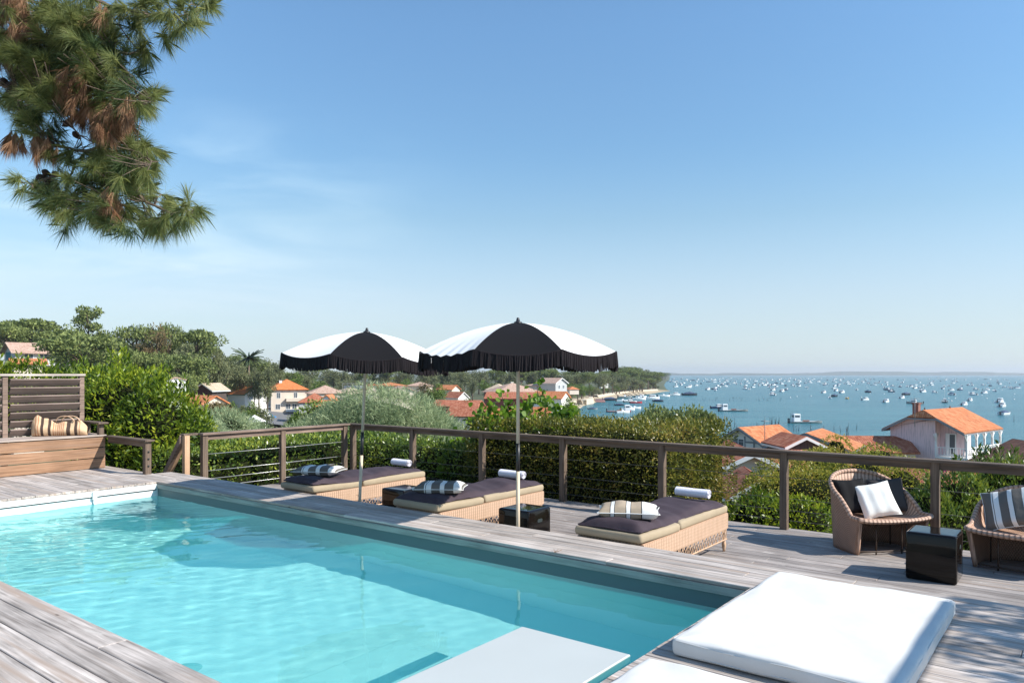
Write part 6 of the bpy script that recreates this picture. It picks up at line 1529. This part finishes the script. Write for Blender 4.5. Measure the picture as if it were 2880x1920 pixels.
for k, (pl, r0) in enumerate(LIMB):
    off = rs.uniform(-.3, .3) if k else 0
    pts = [cr(a_, b2, PY+off*(i/len(pl))) for i, (a_, b2) in enumerate(pl)]
    fine = []
    for i in range(len(pts)-1):
        for t in (0, .33, .66): fine.append(pts[i].lerp(pts[i+1], t)+Vector(rs.normal(0, .008, 3)))
    fine.append(pts[-1]); limbpts += fine
    nf = len(fine); MB().tube(fine, [r0*(1-.75*i/nf)+.002 for i in range(nf)], 7).build('branch', MT['barkg'] if k == 1 else MT['bark'], pr)
MB().tube([(-7.2, 5.2, -2.5), (-7.1, 5.25, 1.5), (-6.9, 5.3, 3.5), (-6.5, 5.4, 5.2), (-6.2, 5.5, 6.8)], [.24,.21,.18,.13,.05], 10).build('trunk', MT['bark'], pr)
MB().tube([(-6.75, 5.33, 4.3), (-5.8, 5.6, 4.75), tuple(cr(-200, -60, 6.0))], [.08,.05,.034], 8).build('branch', MT['bark'], pr)
MB().tube([(-6.9, 5.3, 3.6), (-5.4, 5.7, 4.0), tuple(cr(-150, 420, 6.0))], [.06,.035,.02], 8).build('branch', MT['bark'], pr)
MB().tube([(-6.3, 5.4, 5.6), (-5.0, 5.8, 5.3), tuple(cr(110, -60, 6.0))], [.06,.045,.03], 8).build('branch', MT['bark'], pr)
MB().tube([tuple(cr(110, -60, 6.0)), tuple(cr(260, -100, 6.1)), tuple(cr(450, -60, 6.1))], [.03,.025,.018], 8).build('branch', MT['bark'], pr)
LP = np.array([tuple(p) for p in limbpts])
def tufts(centres, n_each, ln, wd, droop, spread, reps, jit, yj):
    VV = []; TW = MB()
    for (a_, b2) in centres:
        for q in range(reps):
            c = np.array(cr(a_+rs.normal(0, jit), b2+rs.normal(0, jit), PY+rs.normal(0, yj)))
            j = np.argmin(((LP-c)**2).sum(1)); base = LP[j]; ax = c-base; ax = ax/(np.linalg.norm(ax)+1e-6)
            ax = ax*.8+np.array([0, 0, -droop])+rs.normal(0, .3, 3); ax /= np.linalg.norm(ax)
            c0 = c - ax*ln*.35
            if np.linalg.norm(c0-base) < .55: TW.tube([tuple(base), tuple((base+c0)/2+rs.normal(0,.012,3)), tuple(c0)], [.005,.004,.003], 4)
            n = int(n_each*rs.uniform(.7, 1.2)); D = ax+rs.normal(0, spread, (n, 3)); D = unit(D)
            st_ = c0+ax*rs.uniform(0, .07, (n, 1)); L_ = ln*rs.uniform(.7, 1.15, (n, 1)); sd = unit(np.cross(D, unit(rs.normal(0, 1, (n, 3)))))*wd/2
            bend = np.array([0, 0, -1.0])*L_*.16
            VV.append(np.stack([st_-sd, st_+sd, st_+D*L_*.55+sd*.9, st_+D*L_+bend, st_+D*L_*.55-sd*.9], 1).reshape(-1, 3))
    V = np.concatenate(VV); return V, np.arange(len(V)).reshape(-1, 5), TW
V, Fc, TW = tufts(GT, 150, .160, .0021, .25, .40, 3, 26, .22); npmesh('green_needles', V, Fc, MT['needle'], pr); TW.build('twigs', MT['bark'], pr)['kind'] = 'stuff'
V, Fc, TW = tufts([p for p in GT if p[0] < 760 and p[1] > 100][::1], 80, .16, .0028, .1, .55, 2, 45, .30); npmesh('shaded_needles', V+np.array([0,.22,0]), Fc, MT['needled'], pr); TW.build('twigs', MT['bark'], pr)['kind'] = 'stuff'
V, Fc, TW = tufts(BT, 130, .130, .0026, 1.9, .20, 4, 22, .12); npmesh('dry_needles', V-np.array([0,.20,0]), Fc, MT['dry'], pr); TW.build('twigs', MT['bark'], pr)['kind'] = 'stuff'
for a_, b2 in ((430,750),(405,760),(370,680),(250,1085),(285,1060),(340,1070),(290,1110),(440,1215),(420,1245),(480,1245),(470,830),(60,520),(30,500),(70,560),(515,1170)):
    c = cr(a_, b2, PY-.05); m = MB(); ax = Vector(rs.normal(0, 1, 3)); ax.z -= .6; ax.normalize()
    pts = [c+ax*t for t in np.linspace(-.038, .040, 9)]; m.tube(pts, [.006,.018,.024,.027,.025,.022,.017,.011,.004], 9); m.build('cone', MT['cone'], pr)

# ---------------------------------------------------------------- out of view, right: shade tree, and a beam added for its shadow
pg = thing('shadecaster', 'timber pergola beam and post added out of view for a straight shadow', 'shadecaster', P(1.9, 6.9, LOW))
MB().box((1.86, -.5, 2.22), (1.98, 6.93, 2.31), M=P).build('beam', MT['railS'], pg)
MB().box((1.87, 6.80, LOW), (1.97, 6.90, 2.218), M=P).build('post', MT['post'], pg)
MB().box((1.87, .8, .002), (1.97, .9, 2.218), M=P).build('post', MT['post'], pg)
bush('olive_tree', 'loose leaved tree beyond the right edge that throws dappled shade on the deck', 'tree', [((8.0,3.64,3.4),(.60,.60,.45)), ((7.65,2.9,3.4),(.55,.55,.4)), ((8.6,4.3,3.5),(.6,.6,.5)), ((7.3,2.2,3.35),(.5,.5,.4)), ((8.7,3.3,3.5),(.6,.6,.5)), ((8.0,2.25,3.4),(.6,.6,.45)), ((9.3,3.9,3.7),(.7,.7,.6)), ((8.4,1.5,3.4),(.7,.7,.5)), ((9.2,2.6,3.9),(.8,.8,.6))], 9000, .11, .050, 'hedge_dk', (9.2, 2.4, -2), seed=700, corek=.12, parts=('foliage', 'branches'), rnd=1.1)
MB().tube([(9.2,2.4,-2),(9.0,2.6,1.2),(8.6,2.9,3.4)], [.12,.09,.04], 8).build('trunk', MT['barkg'], [o for o in bpy.data.objects if o.name.startswith('olive_tree')][0])
for side in (((8.6,2.9,3.0),(7.6,2.7,3.6)), ((8.7,2.9,2.8),(8.1,3.7,3.8)), ((9.0,2.7,2.5),(9.5,3.7,4.5)), ((8.8,2.8,2.4),(8.0,1.5,3.7))):
    MB().tube([side[0], side[1]], [.04,.012], 6).build('branch', MT['barkg'], [o for o in bpy.data.objects if o.name.startswith('olive_tree')][0])

# ---------------------------------------------------------------- haze over the bay
HAZE = 0.00013
if HAZE:
    m = MB(); m.box((-900, -40, SEA-6), (9900, 9950, 70)); hm_ = bpy.data.materials.new('haze'); hm_.use_nodes = True; t = hm_.node_tree; t.nodes.remove(t.nodes['Principled BSDF'])
    pv = t.nodes.new('ShaderNodeVolumePrincipled'); pv.inputs['Density'].default_value = HAZE; pv.inputs['Color'].default_value = (.86,.92,1,1); pv.inputs['Anisotropy'].default_value = .3
    t.links.new(pv.outputs[0], t.nodes['Material Output'].inputs['Volume']); ho = m.build('haze', hm_); ho['kind'] = 'stuff'
